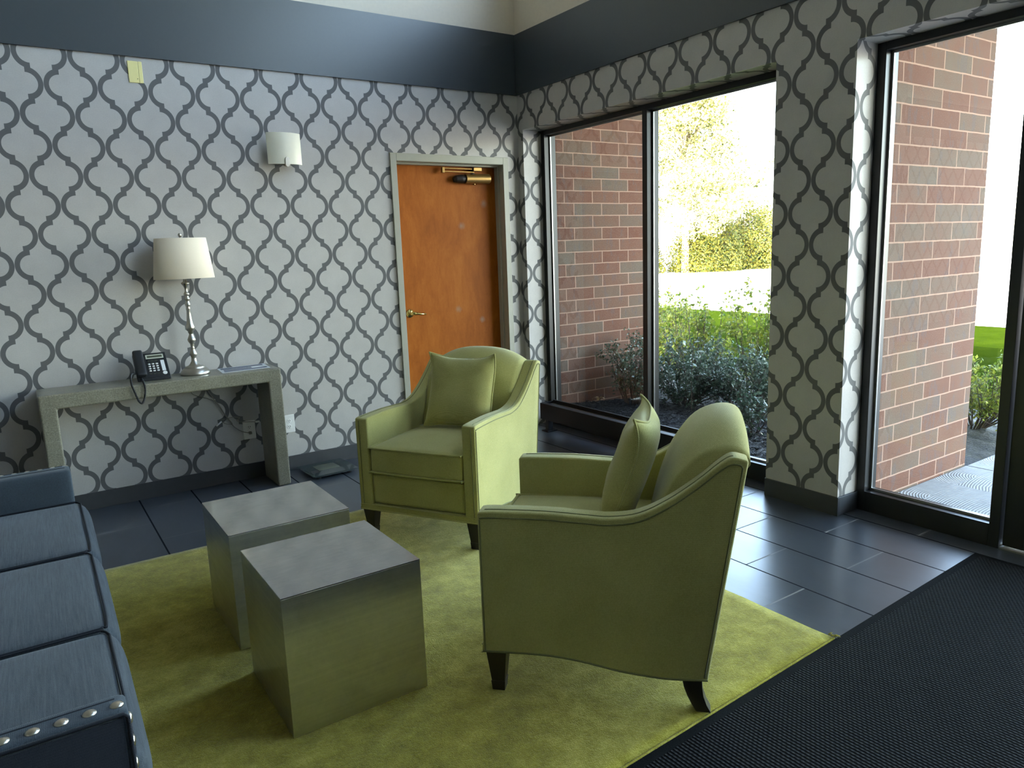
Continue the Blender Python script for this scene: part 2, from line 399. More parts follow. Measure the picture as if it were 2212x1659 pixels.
M_KEY = plain('white_key', (.75, .75, .73), .4)
M_LCD = plain('lcd_grey_green', (.09, .10, .07), .2)
M_LCDR = plain('lcd_frame', (.55, .57, .46), .4)
M_SHEET = plain('white_paper', (.78, .80, .82), .3)
M_INK = plain('navy_ink', (.05, .07, .14), .4, var=.9, nscale=120)
M_CORD = plain('beige_cable', (.22, .20, .16), .5)
def m_scaleglass():
    t = NT('greenish_glass'); return t.set((.035, .055, .055, 1), .05, 0, .6, Alpha=.55)
M_SGLASS = m_scaleglass()
M_CEILGREY = plain('shade_roof_grey', (.45, .45, .42), .8)  # grey for the added, unseen shade roof outside

def m_mulch():
    t = NT('black_mulch'); M = t.math
    v = t.n('ShaderNodeTexVoronoi'); v.inputs['Scale'].default_value = 60; t.link(t.obj(), v.inputs['Vector'])
    n = t.noise(140, 4, .75, stretch=(1, .4, 1), dist=2); n2 = t.noise(30, 3)
    c = t.ramp(M('ADD', M('MULTIPLY', n, .75), M('MULTIPLY', n2, .25)), [(.36, (.004, .004, .005)), (.54, (.022, .022, .026)), (.68, (.11, .11, .125))])
    t.bump(M('ADD', n, v.outputs['Distance']), 1.0, .02)
    return t.set(c, .7, 0, .4)
M_MULCH = m_mulch()
def m_grass():
    t = NT('lawn_grass'); n = t.noise(2.5, 5, .7); n2 = t.noise(90, 3, .7)
    k = t.math('ADD', t.math('MULTIPLY', n, .6), t.math('MULTIPLY', n2, .4))
    c = t.ramp(k, [(.35, (.009, .017, .001)), (.6, (.017, .028, .002)), (.78, (.040, .044, .004))])
    t.bump(n2, .8, .03); return t.set(c, 1.0, 0, 0.0)
M_GRASS = m_grass()
M_PAVE = plain('pale_asphalt', (.42, .42, .40), .9, nscale=3, var=.1)
def m_slab():
    t = NT('broomed_concrete_walk'); M = t.math; x, y, z = t.coords()
    cx = M('SUBTRACT', M('MODULO', M('ADD', x, 10.0), .55), .27); cyy = M('ADD', M('MODULO', M('ADD', y, 10.0), .7), .1)
    r = M('SQRT', M('ADD', M('MULTIPLY', cx, cx), M('MULTIPLY', cyy, cyy)))
    w = M('SINE', M('ADD', M('MULTIPLY', r, 420.0), M('MULTIPLY', t.noise(9, 3), 8.0)))
    n = t.noise(14, 5, .75); f = t.noise(180, 3)
    c = t.ramp(M('ADD', M('MULTIPLY', n, .6), M('ADD', M('MULTIPLY', w, .05), M('MULTIPLY', f, .35))), [(.3, (.26, .27, .28)), (.7, (.42, .43, .43))])
    t.bump(M('ADD', w, f), .35, .003); return t.set(c, .9, 0, .2)
M_SLAB = m_slab()
def m_leaf(name, ca, cb, trans=.35, rough=.5, spec=.3):
    t = NT(name); inf = t.n('ShaderNodeNewGeometry')
    nz = t.n('ShaderNodeTexWhiteNoise', noise_dimensions='1D'); t.link(inf.outputs['Random Per Island'], nz.inputs['W'])
    c = t.mix(nz.outputs['Value'], ca, cb)
    t.set(c, rough, 0, spec)
    tl = t.n('ShaderNodeBsdfTranslucent'); t.link(c, tl.inputs[0])
    mx = t.n('ShaderNodeMixShader'); mx.inputs[0].default_value = trans
    t.link(t.b.outputs[0], mx.inputs[1]); t.link(tl.outputs[0], mx.inputs[2]); t.link(mx.outputs[0], t.out.inputs[0]); return t.m
M_LDARK = m_leaf('dark_small_leaves', (.030, .062, .036, 1), (.130, .190, .135, 1), .25, .35, .5)
M_LYEL = m_leaf('yellow_green_leaves', (.06, .12, .015, 1), (.34, .36, .05, 1), .4)
M_LTREE = m_leaf('sunlit_tree_leaves', (.03, .045, .006, 1), (.70, .66, .30, 1), .45)  # pale end of the mix paints white sun highlights into the leaves
M_LHEDGE = m_leaf('hedge_leaves', (.025, .05, .006, 1), (.17, .145, .012, 1), .4)
M_LPALE = m_leaf('pale_leaves', (.55, .68, .66, 1), (.75, .85, .84, 1), .3)
M_TWIG = plain('brown_twigs', (.075, .055, .045), .8)
M_BARK = plain('pale_bark', (.42, .36, .30), .9, var=.3, nscale=8)
M_DRY = plain('dry_leaf', (.30, .19, .10), .8, var=.3)
M_CAR = plain('blue_car_paint', (.02, .10, .30), .25, spec=.6)
M_TYRE = plain('rubber', (.015, .015, .015), .8)
M_CARGL = plain('dark_car_glass', (.02, .025, .03), .08, spec=.8)

# ------------------------------------------------------------------ room shell
ZS, ZT, ZW = 2.655, 3.100, 2.389      # band bottom / top, window head
XL, YF, ZC = -8.0, -9.0, 5.0
bm = bmesh.new(); box(bm, XL, .29, YF, .2, -.12, 0); struct('floor', bm, M_FLOOR)
bm = bmesh.new()                                           # back wall with the door opening
DX0, DX1, DZ = -1.10, -.14, 2.135
box(bm, XL, DX0, 0, .2, 0, ZS); box(bm, DX1, .0, 0, .2, 0, ZS); box(bm, DX0, DX1, 0, .2, DZ, ZS)
struct('wall_back', bm, M_PAPER_A)
bm = bmesh.new(); box(bm, XL, 0, 0, .2, ZS, ZC); struct('wall_upper_back', bm, M_UPPER)
bm = bmesh.new(); box(bm, XL, -.014, -.014, -.0005, ZS, ZT); struct('trim_1', bm, M_BAND)
Y1, YP1, YP2, YE = -.068, -2.405, -2.858, -5.75
bm = bmesh.new()                                           # window wall
box(bm, 0, .30, Y1, .2, 0, ZW); box(bm, 0, .30, YP2, YP1, 0, ZW); box(bm, 0, .30, YF, YE, 0, ZW); box(bm, 0, .30, YF, .2, ZW, ZS)
struct('wall_right', bm, M_PAPER_B)
bm = bmesh.new()                                           # upper part with the clerestory opening
CY0, CY1, CZ0, CZ1 = -8.4, -.75, 3.55, 4.85
box(bm, 0, .30, YF, .2, ZS, CZ0); box(bm, 0, .30, YF, .2, CZ1, ZC); box(bm, 0, .30, CY1, .2, CZ0, CZ1); box(bm, 0, .30, YF, CY0, CZ0, CZ1)
struct('wall_upper_right', bm, M_UPPER)
bm = bmesh.new(); box(bm, -.014, -.0005, YF, -.0005, ZS, ZT); struct('trim_2', bm, M_BAND)
bm = bmesh.new(); box(bm, XL - .2, XL, YF, .2, 0, ZC); struct('wall_left', bm, M_FAR)
bm = bmesh.new(); box(bm, XL, .3, YF - .2, YF, 0, ZC); struct('wall_front', bm, M_FAR)
bm = bmesh.new(); box(bm, XL - .2, .3, YF - .2, .2, ZC, ZC + .2); struct('ceiling', bm, M_WHITE)
# baseboards (slate tile strips)
BH = .103
bm = bmesh.new(); box(bm, XL, -1.158, -.011, -.0005, 0, BH); box(bm, -.105, -.0005, -.011, -.0005, 0, BH)
struct('baseboard_back', bm, M_BASEB, bevel=.0015, seg=1)
bm = bmesh.new(); box(bm, -.011, -.0005, YP2 - .011, YP1 + .0, 0, BH); box(bm, -.0005, .172, YP2 - .011, YP2 - .0005, 0, BH); box(bm, -.011, -.0005, Y1, -.012, 0, BH)
struct('baseboard_right', bm, M_BASEB, bevel=.0015, seg=1)

# ------------------------------------------------------------------ windows
FX0, FX1 = .173, .285
def window(n, y0, y1, z0, z1, mull=(), bottom=.11, parts=True):
    """y0 > y1 (left to right as seen from inside)"""
    w = empty('window_%d' % n, (0, 0, 0), kind='structure')
    bm = bmesh.new(); f = .046
    box(bm, FX0, FX1, y0 - f, y0 - .0005, z0, z1 - .0005); box(bm, FX0, FX1, y1 + .0005, y1 + f, z0, z1 - .0005)
    box(bm, FX0, FX1, y1 + f, y0 - f, z1 - .037, z1 - .0005); box(bm, FX0, FX1, y1 + f, y0 - f, z0, z0 + bottom)
    ms = [y0] + list(mull) + [y1]
    for m in mull: box(bm, FX0, FX1, m - f / 2, m + f / 2, z0 + bottom, z1 - .037)
    obj('window_frame', bm, M_FRAME, w, bevel=.0015, seg=1)
    edges = [y0 - f] + [e for m in mull for e in (m + f / 2, m - f / 2)] + [y1 + f]
    for a, b in zip(edges[::2], edges[1::2]):
        bm = bmesh.new(); g = .012
        zt, zb = z1 - .037, z0 + bottom
        box(bm, .222, .232, a - g, a, zb, zt); box(bm, .222, .232, b, b + g, zb, zt)
        box(bm, .222, .232, b + g, a - g, zt - g, zt); box(bm, .222, .232, b + g, a - g, zb, zb + g)
        obj('glazing_bead', bm, M_GASKET, w)
        bm = bmesh.new(); v = [bm.verts.new(p) for p in ((.236, a, zb), (.236, b, zb), (.236, b, zt), (.236, a, zt))]; bm.faces.new(v)
        obj('glass_pane', bm, M_GLASS, w)
    return w
window(1, Y1, YP1, 0, ZW, mull=(-1.2425,))
window(2, YP2, -3.568, 0, ZW)
window(3, CY1, CY0, CZ0, CZ1, mull=(-2.5, -4.2, -5.9), bottom=.045)
window(4, -4.60, YE, 0, ZW)  # unseen sidelight, added to throw light on the sofa and mat
# entrance door at the right edge of the picture
d = empty('door_2', (0, 0, 0), kind='structure')
bm = bmesh.new(); box(bm, .20, .245, -3.66, -3.573, .012, ZW - .05); box(bm, .20, .245, -4.59, -4.50, .012, ZW - .05); box(bm, .20, .245, -4.50, -3.66, .012, .155); box(bm, .20, .245, -4.50, -3.66, ZW - .17, ZW - .05)
obj('door_leaf', bm, M_FRAME, d, bevel=.002, seg=1)
bm = bmesh.new(); v = [bm.verts.new(p) for p in ((.222, -3.66, .155), (.222, -4.5, .155), (.222, -4.5, ZW - .17), (.222, -3.66, ZW - .17))]; bm.faces.new(v); obj('glass_pane', bm, M_GLASS, d)
bm = bmesh.new(); box(bm, FX0, FX1, -4.598, -3.570, ZW - .045, ZW - .0005); obj('door_head', bm, M_FRAME, d)
bm = bmesh.new(); box(bm, .178, .285, -4.598, -3.570, 0, .008); obj('threshold', bm, M_GASKET, d, label='grey metal threshold')
bm = bmesh.new(); tube(bm, [(.20, -4.42, .9), (.14, -4.42, .9), (.14, -4.42, 1.2), (.20, -4.42, 1.2)], .012, 10); obj('pull_handle', bm, M_NICKEL, d, smooth=True)

# ------------------------------------------------------------------ wooden door in the back wall
d = empty('door_1', (0, 0, 0), kind='structure')
bm = bmesh.new()
fx0, fx1, fz = -1.131, -.115, 2.180
ix0, ix1, iz = -1.083, -.163, 2.125
for a, b, c_, e in ((fx0, ix0, 0, fz), (ix1, fx1, 0, fz)): box(bm, a, b, -.016, -.0005, c_, e)
box(bm, ix0, ix1, -.016, -.0005, iz, fz)
# returns and stops inside the opening
box(bm, DX0 + .0005, ix0, -.0005, .16, 0, DZ - .0005); box(bm, ix1, DX1 - .0005, -.0005, .16, 0, DZ - .0005); box(bm, ix0, ix1, -.0005, .16, iz, DZ - .0005)
box(bm, ix0, ix0 + .014, .05, .1, 0, iz); box(bm, ix1 - .014, ix1, .05, .1, 0, iz); box(bm, ix0 + .014, ix1 - .014, .05, .1, iz - .014, iz)
obj('door_frame', bm, M_DFRAME, d, bevel=.002, seg=1)
LY = .103
bm = newbox(ix0 + .003, ix1 - .003, LY, LY + .044, .012, iz - .006); leaf = obj('door_leaf', bm, M_WOOD, d, bevel=.0015, seg=1)
bm = bmesh.new()
lx, lz = -.995, 1.012
tube(bm, [(lx, LY - .0005, lz), (lx, LY - .010, lz)], [.033, .030], 24); tube(bm, [(lx, LY - .01, lz), (lx, LY - .055, lz)], .012, 16)
tube(bm, [(lx - .006, LY - .052, lz + .004), (lx + .03, LY - .056, lz), (lx + .07, LY - .055, lz - .006), (lx + .112, LY - .050, lz - .010)], [.014, .011, .009, .0085], 14)
obj('lever_handle', bm, M_BRASS, d, smooth=True, label='brass lever handle')
cl = bmesh.new()
tube(cl, [(-.470, LY - .038, 2.018), (-.250, LY - .040, 2.022)], .037, 28); box(cl, -.50, -.26, LY - .018, LY - .0005, 1.994, 2.044)
tube(cl, [(-.385, LY - .030, 1.975), (-.385, LY - .030, 1.998)], .012, 16)
o = obj('door_closer', cl, M_BRONZE, d, bevel=.002, seg=1, label='bronze closer body')
cl = bmesh.new()
tube(cl, [(-.565, LY - .024, 2.010), (-.545, LY - .028, 2.016), (-.500, LY - .030, 2.018), (-.469, LY - .030, 2.018)], [.018, .028, .034, .034], 24); tube(cl, [(-.395, LY - .030, 2.044), (-.395, LY - .030, 2.062)], .016, 14)
obj('closer_end_cap', cl, M_DARKBR, o, smooth=False)
cl = bmesh.new()
box(cl, -.66, -.385, LY - .046, LY - .030, 2.066, 2.074); box(cl, -.66, -.38, LY - .040, LY - .026, 2.090, 2.098); box(cl, -.672, -.650, LY - .050, LY - .024, 2.060, 2.101)
box(cl, -.395, -.320, LY - .052, LY - .008, 2.079, 2.105)
obj('closer_arm', cl, M_BRONZE, o, bevel=.002, seg=1)
for px, pz in ((-.560, 1.66), (-.575, 1.055), (-.40, .99)):      # scuffs on the veneer
    pass

# ------------------------------------------------------------------ things on the back wall
t = empty('wall_plate', (-2.7255, 0, 2.571), label='blank ivory cover plate high on the trellis wallpaper', cat='wall plate')
bm = bmesh.new(); box(bm, -.0385, .0165, -.006, -.0005, -.0605, .0605); box(bm, .0175, .0385, -.006, -.0005, -.0605, .0605); obj('cover', bm, M_CREAM, t, bevel=.002)
bm = bmesh.new(); tube(bm, [(.008, -.0058, -.038), (.008, -.0072, -.038)], .0022, 10); obj('screw', bm, M_SLOT, t)

s = empty('wall_sconce', (-1.905, 0, 2.16), label='curved frosted glass wall sconce with a metal clip', cat='wall lamp')
bm = bmesh.new(); pts = []
R, half = .17, math.asin(.112 / .17)
ang = [-half + 2 * half * i / 24 for i in range(25)]
o_ = [(R * math.sin(a), -.105 - (R * math.cos(a) - R)) for a in ang]; i_ = [((R - .006) * math.sin(a), -.105 - ((R - .006) * math.cos(a) - R)) for a in ang]
prism(bm, o_ + i_[::-1], 'z', -.095, .103); obj('glass_shade', bm, M_FROST, s, bevel=.0015, seg=1)
bm = bmesh.new(); box(bm, -.06, .05, -.012, -.0005, -.09, .03); tube(bm, [(.0, -.01, -.082), (.0, -.05, -.097), (.0, -.104, -.102)], .006, 8); tube(bm, [(0, -.095, -.1), (0, -.112, -.1)], .012, 12)
obj('mounting_bracket', bm, M_NICKEL, s)
bm = bmesh.new(); prism(bm, [(-.014, -.101), (.016, -.101), (.016, -.066)] + [(.001 + .015 * math.cos(a * PI / 8), -.066 + .015 * math.sin(a * PI / 8)) for a in range(1, 8)] + [(-.014, -.066)], 'y', -.1135, -.1062)
obj('clip', bm, M_NICKEL, s, bevel=.001)

def outlet(x, z, label):
    t = empty('wall_outlet', (x, 0, z), label=label, cat='outlet', group='white outlets under the console')
    obj('cover', newbox(-.040, .040, -.007, -.0005, -.0625, .0625), M_PLATE, t, bevel=.0025)
    for k in (-1, 1):
        bm = bmesh.new(); lathe(bm, [(0, .0025), (.0155, .0025), (.017, .0012), (.017, 0)], 24)
        bmesh.ops.rotate(bm, verts=bm.verts, matrix=Matrix.Rotation(PI / 2, 3, 'X')); bmesh.ops.translate(bm, verts=bm.verts, vec=(0, -.007, k * .0205))
        f = obj('socket', bm, M_PLATE, t, smooth=False)
        bm = bmesh.new()
        for sx in (-.006, .006): box(bm, sx - .0015, sx + .0015, -.0100, -.0094, k * .0205 - .002, k * .0205 + .006)
        box(bm, -.0022, .0022, -.0100, -.0094, k * .0205 - .010, k * .0205 - .006); obj('slot', bm, M_SLOT, f)
    return t
outlet(-2.291, .335, 'white outlet under the console table with a cable plugged in')
outlet(-2.022, .333, 'white outlet half hidden by the right leg of the console')
c = empty('power_cable', (0, 0, 0), label='thin beige lamp cable hanging tangled below the console table', cat='cable')
bm = bmesh.new()
tube(bm, cr([(-2.55, -.03, .684), (-2.527, -.02, .635), (-2.466, -.018, .517), (-2.421, -.02, .428), (-2.387, -.022, .372), (-2.34, -.03, .335), (-2.293, -.026, .318)], 8), .0028, 6)
tube(bm, cr([(-2.60, -.02, .684), (-2.623, -.016, .630), (-2.491, -.016, .562), (-2.44, -.016, .470), (-2.415, -.018, .425), (-2.40, -.02, .395), (-2.44, -.02, .405), (-2.47, -.02, .430), (-2.42, -.024, .440), (-2.38, -.024, .440), (-2.352, -.022, .430), (-2.37, -.024, .415), (-2.34, -.02, .400), (-2.283, -.015, .392), (-2.252, -.014, .386)], 8), .0022, 6)
obj('wire', bm, M_CORD, c, smooth=True)
obj('plug', newbox(-2.300, -2.282, -.032, -.0101, .309, .326), M_CORD, c, bevel=.003)
obj('connector', newbox(-2.250, -2.222, -.022, -.008, .379, .391), M_PLATE, c, bevel=.002, label='small white connector')
bm = bmesh.new(); tube(bm, [(-2.50, -.02, .398), (-2.465, -.022, .424)], .005, 8); obj('adapter', bm, M_PLATE, c, smooth=True)

# ------------------------------------------------------------------ console table and what stands on it
CZ = .7735; X0, X1, YC, TH = -3.455, -2.1345, -.3167, .083
bm = bmesh.new(); prism(bm, [(X0, 0), (X0 + TH, 0), (X0 + TH, CZ - TH), (X1 - TH, CZ - TH), (X1 - TH, 0), (X1, 0), (X1, CZ), (X0, CZ)], 'y', YC, -.018)
tag(obj('console_table', bm, M_CONC, bevel=.009, seg=3), 'waterfall console table of speckled grey concrete against the wallpapered wall', 'table')

L = empty('table_lamp', (-2.611, -.137, CZ), label='table lamp with turned nickel stem and white drum shade on the console', cat='lamp')
prof = [(0, .0005), (.0855, .0005), (.0875, .005), (.0865, .013), (.080, .024), (.068, .036), (.056, .044), (.058, .047), (.044, .051), (.034, .056), (.027, .064), (.022, .072), (.0155, .082), (.0145, .100), (.0150, .107), (.0175, .110), (.0170, .116), (.0245, .121), (.0215, .132), (.0125, .152), (.0105, .160), (.0125, .163), (.0105, .168), (.0105, .180), (.0125, .183), (.0105, .187), (.0150, .193), (.0225, .205), (.0250, .216), (.0200, .228), (.0125, .245), (.0115, .254), (.0165, .259), (.0160, .267), (.0240, .275), (.0265, .290), (.0245, .302), (.0190, .316), (.0160, .335), (.0130, .365), (.0110, .392), (.0125, .396), (.0115, .400), (.0145, .404), (.0115, .412), (.0135, .424), (.0165, .432), (.0145, .440), (.0105, .450), (.0125, .460), (.0180, .466), (.0130, .474), (.0095, .486), (.0130, .490), (.0180, .496), (.0130, .503), (.0085, .513), (.0085, .532), (.0130, .545), (.0240, .560), (.0240, .565), (.0110, .572), (.0090, .600), (0, .600)]
bm = bmesh.new(); lathe(bm, prof, 40); obj('lamp_stem', bm, M_NICKEL, L, smooth=True)
bm = bmesh.new(); pr = [(.1745, .590), (.1465, .832), (.1445, .832), (.1725, .590)]; OV = .68
rings = [[bm.verts.new((r * math.cos(2 * PI * k / 64), OV * r * math.sin(2 * PI * k / 64), z)) for k in range(64)] for r, z in pr]
for q in range(4):
    for k in range(64): bm.faces.new((rings[q][k], rings[q][(k + 1) % 64], rings[(q + 1) % 4][(k + 1) % 64], rings[(q + 1) % 4][k]))
sh = obj('lamp_shade', bm, M_SHADE, L, smooth=True, bevel=.0008, seg=1)
bm = bmesh.new(); tube(bm, [(0, 0, .6), (0, 0, .836)], .003, 8)
for a in range(3): tube(bm, [(0, 0, .828), (.144 * math.cos(a * 2.094), .144 * OV * math.sin(a * 2.094), .829)], .002, 6)
obj('harp', bm, M_NICKEL, L)
bm = bmesh.new(); lathe(bm, [(0, .834), (.005, .834), (.004, .838), (.0095, .843), (.0110, .850), (.0095, .857), (.005, .8615), (0, .863)], 20); obj('finial', bm, M_NICKEL, L, smooth=True)

# phone: wedge body tilted towards the room, handset on the left
P = empty('desk_telephone', (-2.858, -.135, CZ), label='black corded desk telephone with white keys on the console', cat='telephone')
TA = math.radians(48)
PR = Matrix.Rotation(TA, 4, 'X'); PT = Matrix.Translation((0, -.074, .020))
def pbox(bm, x0, x1, u0, u1, h0, h1):
    vs = box(bm, x0, x1, u0, u1, h0, h1)
    for v in vs: v.co = PT @ PR @ v.co
bm = bmesh.new(); pbox(bm, -.088, .093, 0, .178, -.024, 0)
prism(bm, [(-.072, .0015), (.010, .0015), (.040, .118), (-.05, .035)], 'x', -.060, .066)
box(bm, -.088, .093, -.083, -.062, .0008, .018)
obj('body', bm, M_PHONE, P, bevel=.003)
bm = bmesh.new(); pbox(bm, -.020, .078, .134, .163, 0, .0025); sc_ = obj('display', bm, M_LCDR, P, label='pale framed display')
bm = bmesh.new(); pbox(bm, -.012, .071, .141, .156, .0025, .0032); obj('screen', bm, M_LCD, sc_)
for r in range(4):
    for q in range(3):
        bm = bmesh.new(); cx, cu = -.010 + q * .0215, .044 + r * .0165
        rbox(bm, cx - .0072, cx + .0072, cu - .0045, cu + .0045, 0, .004, .0035, 6)
        for v in bm.verts: v.co = PT @ PR @ v.co
        obj('key', bm, M_KEY, P, smooth=True)
bm = bmesh.new(); pbox(bm, .056, .076, .040, .118, 0, .0015); obj('name_card', bm, M_SHEET, P, label='white name card')
bm = bmesh.new(); lathe(bm, [(0, .003), (.010, .003), (.0125, .0015), (.0125, 0)], 20, (.067, .024, 0))
for v in bm.verts: v.co = PT @ PR @ v.co
obj('speaker_button', bm, M_KEY, P)
for q in range(3):
    for uu in (.118, .102, .024):
        bm = bmesh.new(); pbox(bm, -.017 + q * .0215, -.004 + q * .0215, uu - .002, uu + .002, 0, .0012); obj('function_button', bm, M_LCD, P)
bm = bmesh.new()
rbox(bm, -.090, -.034, -.002, .184, .012, .040, .013, 10, bulge=lambda q: (0, 0, -.004 * (1 - q.y ** 2)))
rbox(bm, -.086, -.038, .004, .050, .0, .016, .008, 8); rbox(bm, -.086, -.038, .132, .178, .0, .016, .008, 8)
for v in bm.verts: v.co = PT @ PR @ v.co
hs = obj('handset', bm, M_PHONE, P, smooth=True)
bm = bmesh.new(); path = cr([(-.066, -.080, .018), (-.070, -.125, .012), (-.071, -.175, .010), (-.070, -.197, -.020), (-.078, -.202, -.070), (-.094, -.203, -.106), (-.112, -.202, -.090), (-.124, -.201, -.045), (-.134, -.199, -.005), (-.136, -.185, .030), (-.130, -.150, .050), (-.118, -.100, .055), (-.096, -.062, .050)], 24)
coil = []
for i, p in enumerate(path):
    tn = (path[min(i + 1, len(path) - 1)] - path[max(i - 1, 0)]).normalized(); u = tn.cross(Vector((0, 1, .2))).normalized(); w = tn.cross(u)
    for k in range(2):
        a = (i * 2 + k) * 1.05; coil.append(p + (u * math.cos(a) + w * math.sin(a)) * .0042)
tube(bm, coil, .0026, 5); obj('coiled_cord', bm, M_PHONE, P, smooth=True)

# laminated sheet lying on the console
sg = empty('laminated_sign', (0, 0, CZ + .0006), label='white laminated sheet with dark printed stripes lying on the console', cat='paper sheet')
q4 = [(-2.476, -.253), (-2.176, -.240), (-2.160, -.022), (-2.462, -.035)]
bm = bmesh.new(); prism(bm, q4, 'z', 0, .0012); obj('sheet', bm, M_SHEET, sg)
def sgp(u, v):
    a, b, c_, d_ = [Vector(p) for p in q4]; return (a * (1 - u) + b * u) * (1 - v) + (d_ * (1 - u) + c_ * u) * v
bm = bmesh.new()
for v0, v1, u0, u1 in ((.10, .30, .06, .95), (.38, .58, .08, .66), (.66, .90, .05, .94)):
    prism(bm, [tuple(sgp(u0, v0)), tuple(sgp(u1, v0)), tuple(sgp(u1, v1)), tuple(sgp(u0, v1))], 'z', .0012, .0016)
obj('print', bm, M_INK, sg)

# bathroom scale on the floor against the baseboard
b = empty('bathroom_scale', (-1.845, -.207, 0), rz=.035, label='glass bathroom scale lying on the floor against the baseboard', cat='scale')
obj('glass_plate', newbox(-.163, .163, -.155, .155, .024, .031), M_SGLASS, b, bevel=.002)
obj('body', newbox(-.135, .135, -.135, .135, .010, .0238), plain('scale_dark_body', (.03, .045, .05), .3), b, bevel=.004)
bm = bmesh.new(); box(bm, -.075, .075, -.045, .085, .0312, .0316); obj('display_window', bm, M_LCD, b)
bm = bmesh.new(); box(bm, -.130, -.085, -.085, -.020, .0312, .0316); obj('foot_sensor', bm, M_SLOT, b)
for sx in (-1, 1):
    for sy in (-1, 1):
        bm = bmesh.new(); lathe(bm, [(0, .0005), (.018, .0005), (.018, .0105), (0, .0105)], 16, (sx * .11, sy * .11, 0)); obj('foot', bm, M_SLOT, b)

# ------------------------------------------------------------------ heater along the window
h = empty('baseboard_heater', (0, 0, 0), label='long black metal heater standing on short legs under the window', cat='heater')
bm = bmesh.new(); box(bm, -.070, -.055, -1.95, -.285, .105, .236); box(bm, -.055, .070, -1.95, -1.94, .105, .236); box(bm, -.055, .070, -.295, -.285, .105, .236); box(bm, .055, .070, -1.94, -.295, .105, .246); box(bm, -.055, .055, -1.94, -.295, .105, .115); box(bm, -.055, -.020, -1.94, -.295, .222, .236)
obj('housing', bm, M_HEAT, h, bevel=.001, seg=1)
bm = bmesh.new(); box(bm, -.018, .053, -1.94, -.295, .214, .219); obj('grille', bm, M_GASKET, h)
for yy in (-.325, -1.90):
    bm = bmesh.new(); box(bm, -.035, .010, yy - .020, yy + .020, .008, .105); box(bm, -.058, .040, yy - .040, yy + .042, .0003, .009); obj('leg', bm, M_HEAT, h, bevel=.001, seg=1)

# ------------------------------------------------------------------ rug and entrance mat
RZ = .012
def matline(x): return -3.533 + (x - .027) * (.093 / 2.262)
bm = bmesh.new(); rc = [(-4.55, -1.085), (-4.55, matline(-4.55) + .004), (-1.150, matline(-1.150) + .004), (-1.149, -1.115)]
n_ = 60
gv = {}
def rp(u, v):
    a, b_, c_, d_ = [Vector(p) for p in rc]; return (a * (1 - u) + d_ * u) * (1 - v) + (b_ * (1 - u) + c_ * u) * v
for i in range(n_ + 1):
    for j in range(n_ + 1):
        p = rp(i / n_, j / n_)
        e = min(i, j, n_ - i, n_ - j)
        wob = Vector((0, 0)) if e else Vector((noise.noise(Vector((p.x * 9, p.y * 9, 0))), noise.noise(Vector((p.x * 9, p.y * 9, 5))))) * .0035
        gv[i, j] = bm.verts.new((p.x + wob.x, p.y + wob.y * .4, RZ - (.004 if e == 0 else 0) + .0012 * noise.noise(Vector((p.x * 5, p.y * 5, 1)))))
for i in range(n_):
    for j in range(n_): bm.faces.new((gv[i, j], gv[i + 1, j], gv[i + 1, j + 1], gv[i, j + 1]))
top = [f for f in bm.faces]
edge = [gv[i, 0] for i in range(n_ + 1)] + [gv[n_, j] for j in range(1, n_ + 1)] + [gv[i, n_] for i in range(n_ - 1, -1, -1)] + [gv[0, j] for j in range(n_ - 1, 0, -1)]
low = [bm.verts.new((v.co.x, v.co.y, .0006)) for v in edge]
for i in range(len(edge)):
    j = (i + 1) % len(edge); bm.faces.new((edge[i], edge[j], low[j], low[i]))
rug = obj('area_rug', bm, M_RUG, smooth=True); tag(rug, 'lime green pile area rug under the armchairs and metal cubes', 'rug')
bm = bmesh.new()          # whipped front edge and the loose tassel at the corner
random.seed(5); xx = -4.5; pts = []; rr = []
while xx < -1.15:
    pts.append((xx, matline(xx) + .004 + random.uniform(-.001, .001), .0072)); rr.append(.0056 if len(pts) % 2 else .0042); xx += .0045
tube(bm, pts, rr, 6); obj('whipped_edge', bm, M_RUG, rug, smooth=True)
bm = bmesh.new()
for k in range(18):
    a = random.uniform(-1.2, .2); ln = random.uniform(.010, .028); p0 = Vector((-1.150 + random.uniform(-.006, .004), matline(-1.15) + random.uniform(.0, .03), .013))
    tube(bm, [p0, p0 + Vector((math.cos(a) * ln * .5, math.sin(a) * ln * .5, .004)), p0 + Vector((math.cos(a) * ln, math.sin(a) * ln, -.002))], [.0013, .0012, .0008], 4)
obj('tassel', bm, M_RUG, rug, smooth=True, label='frayed pale corner tassel')
MR = Matrix.Rotation(math.atan(.093 / 2.262), 4, 'Z')
bm = bmesh.new(); box(bm, 0, 3.05, -1.83, 0, .0003, .0085)
mt = obj('entrance_mat', bm, M_MAT, bevel=.002); mt.rotation_euler = (0, 0, math.atan(.093 / 2.262) ); mt.location = Vector((.027, -3.533, 0)) - MR @ Vector((3.05, 0, 0))
tag(mt, 'black ribbed carpet entrance mat in front of the glass door', 'mat')

# ------------------------------------------------------------------ steel cubes
def cube(x, y, a, h_, rz, label):
    t = empty('cube_side_table', (x, y, RZ + .002), rz=rz, label=label, cat='side table', group='brushed steel cube side tables')
    e = a / 2
    bm = bmesh.new(); box(bm, -e, e, -e, e, .0, h_ - .004); obj('cube_body', bm, M_STEELV, t, bevel=.0012, seg=2)
    bm = bmesh.new(); box(bm, -e, e, -e, e, h_ - .004, h_); obj('table_top', bm, M_STEELT, t, bevel=.0010, seg=2)
    return t
cube(-2.728, -2.704, .459, .459, -.0015, 'brushed steel cube side table nearest the camera, in front of the other cube')
cube(-2.722, -2.0675, .465, .456, -.007, 'brushed steel cube side table behind the nearer cube, closer to the console')

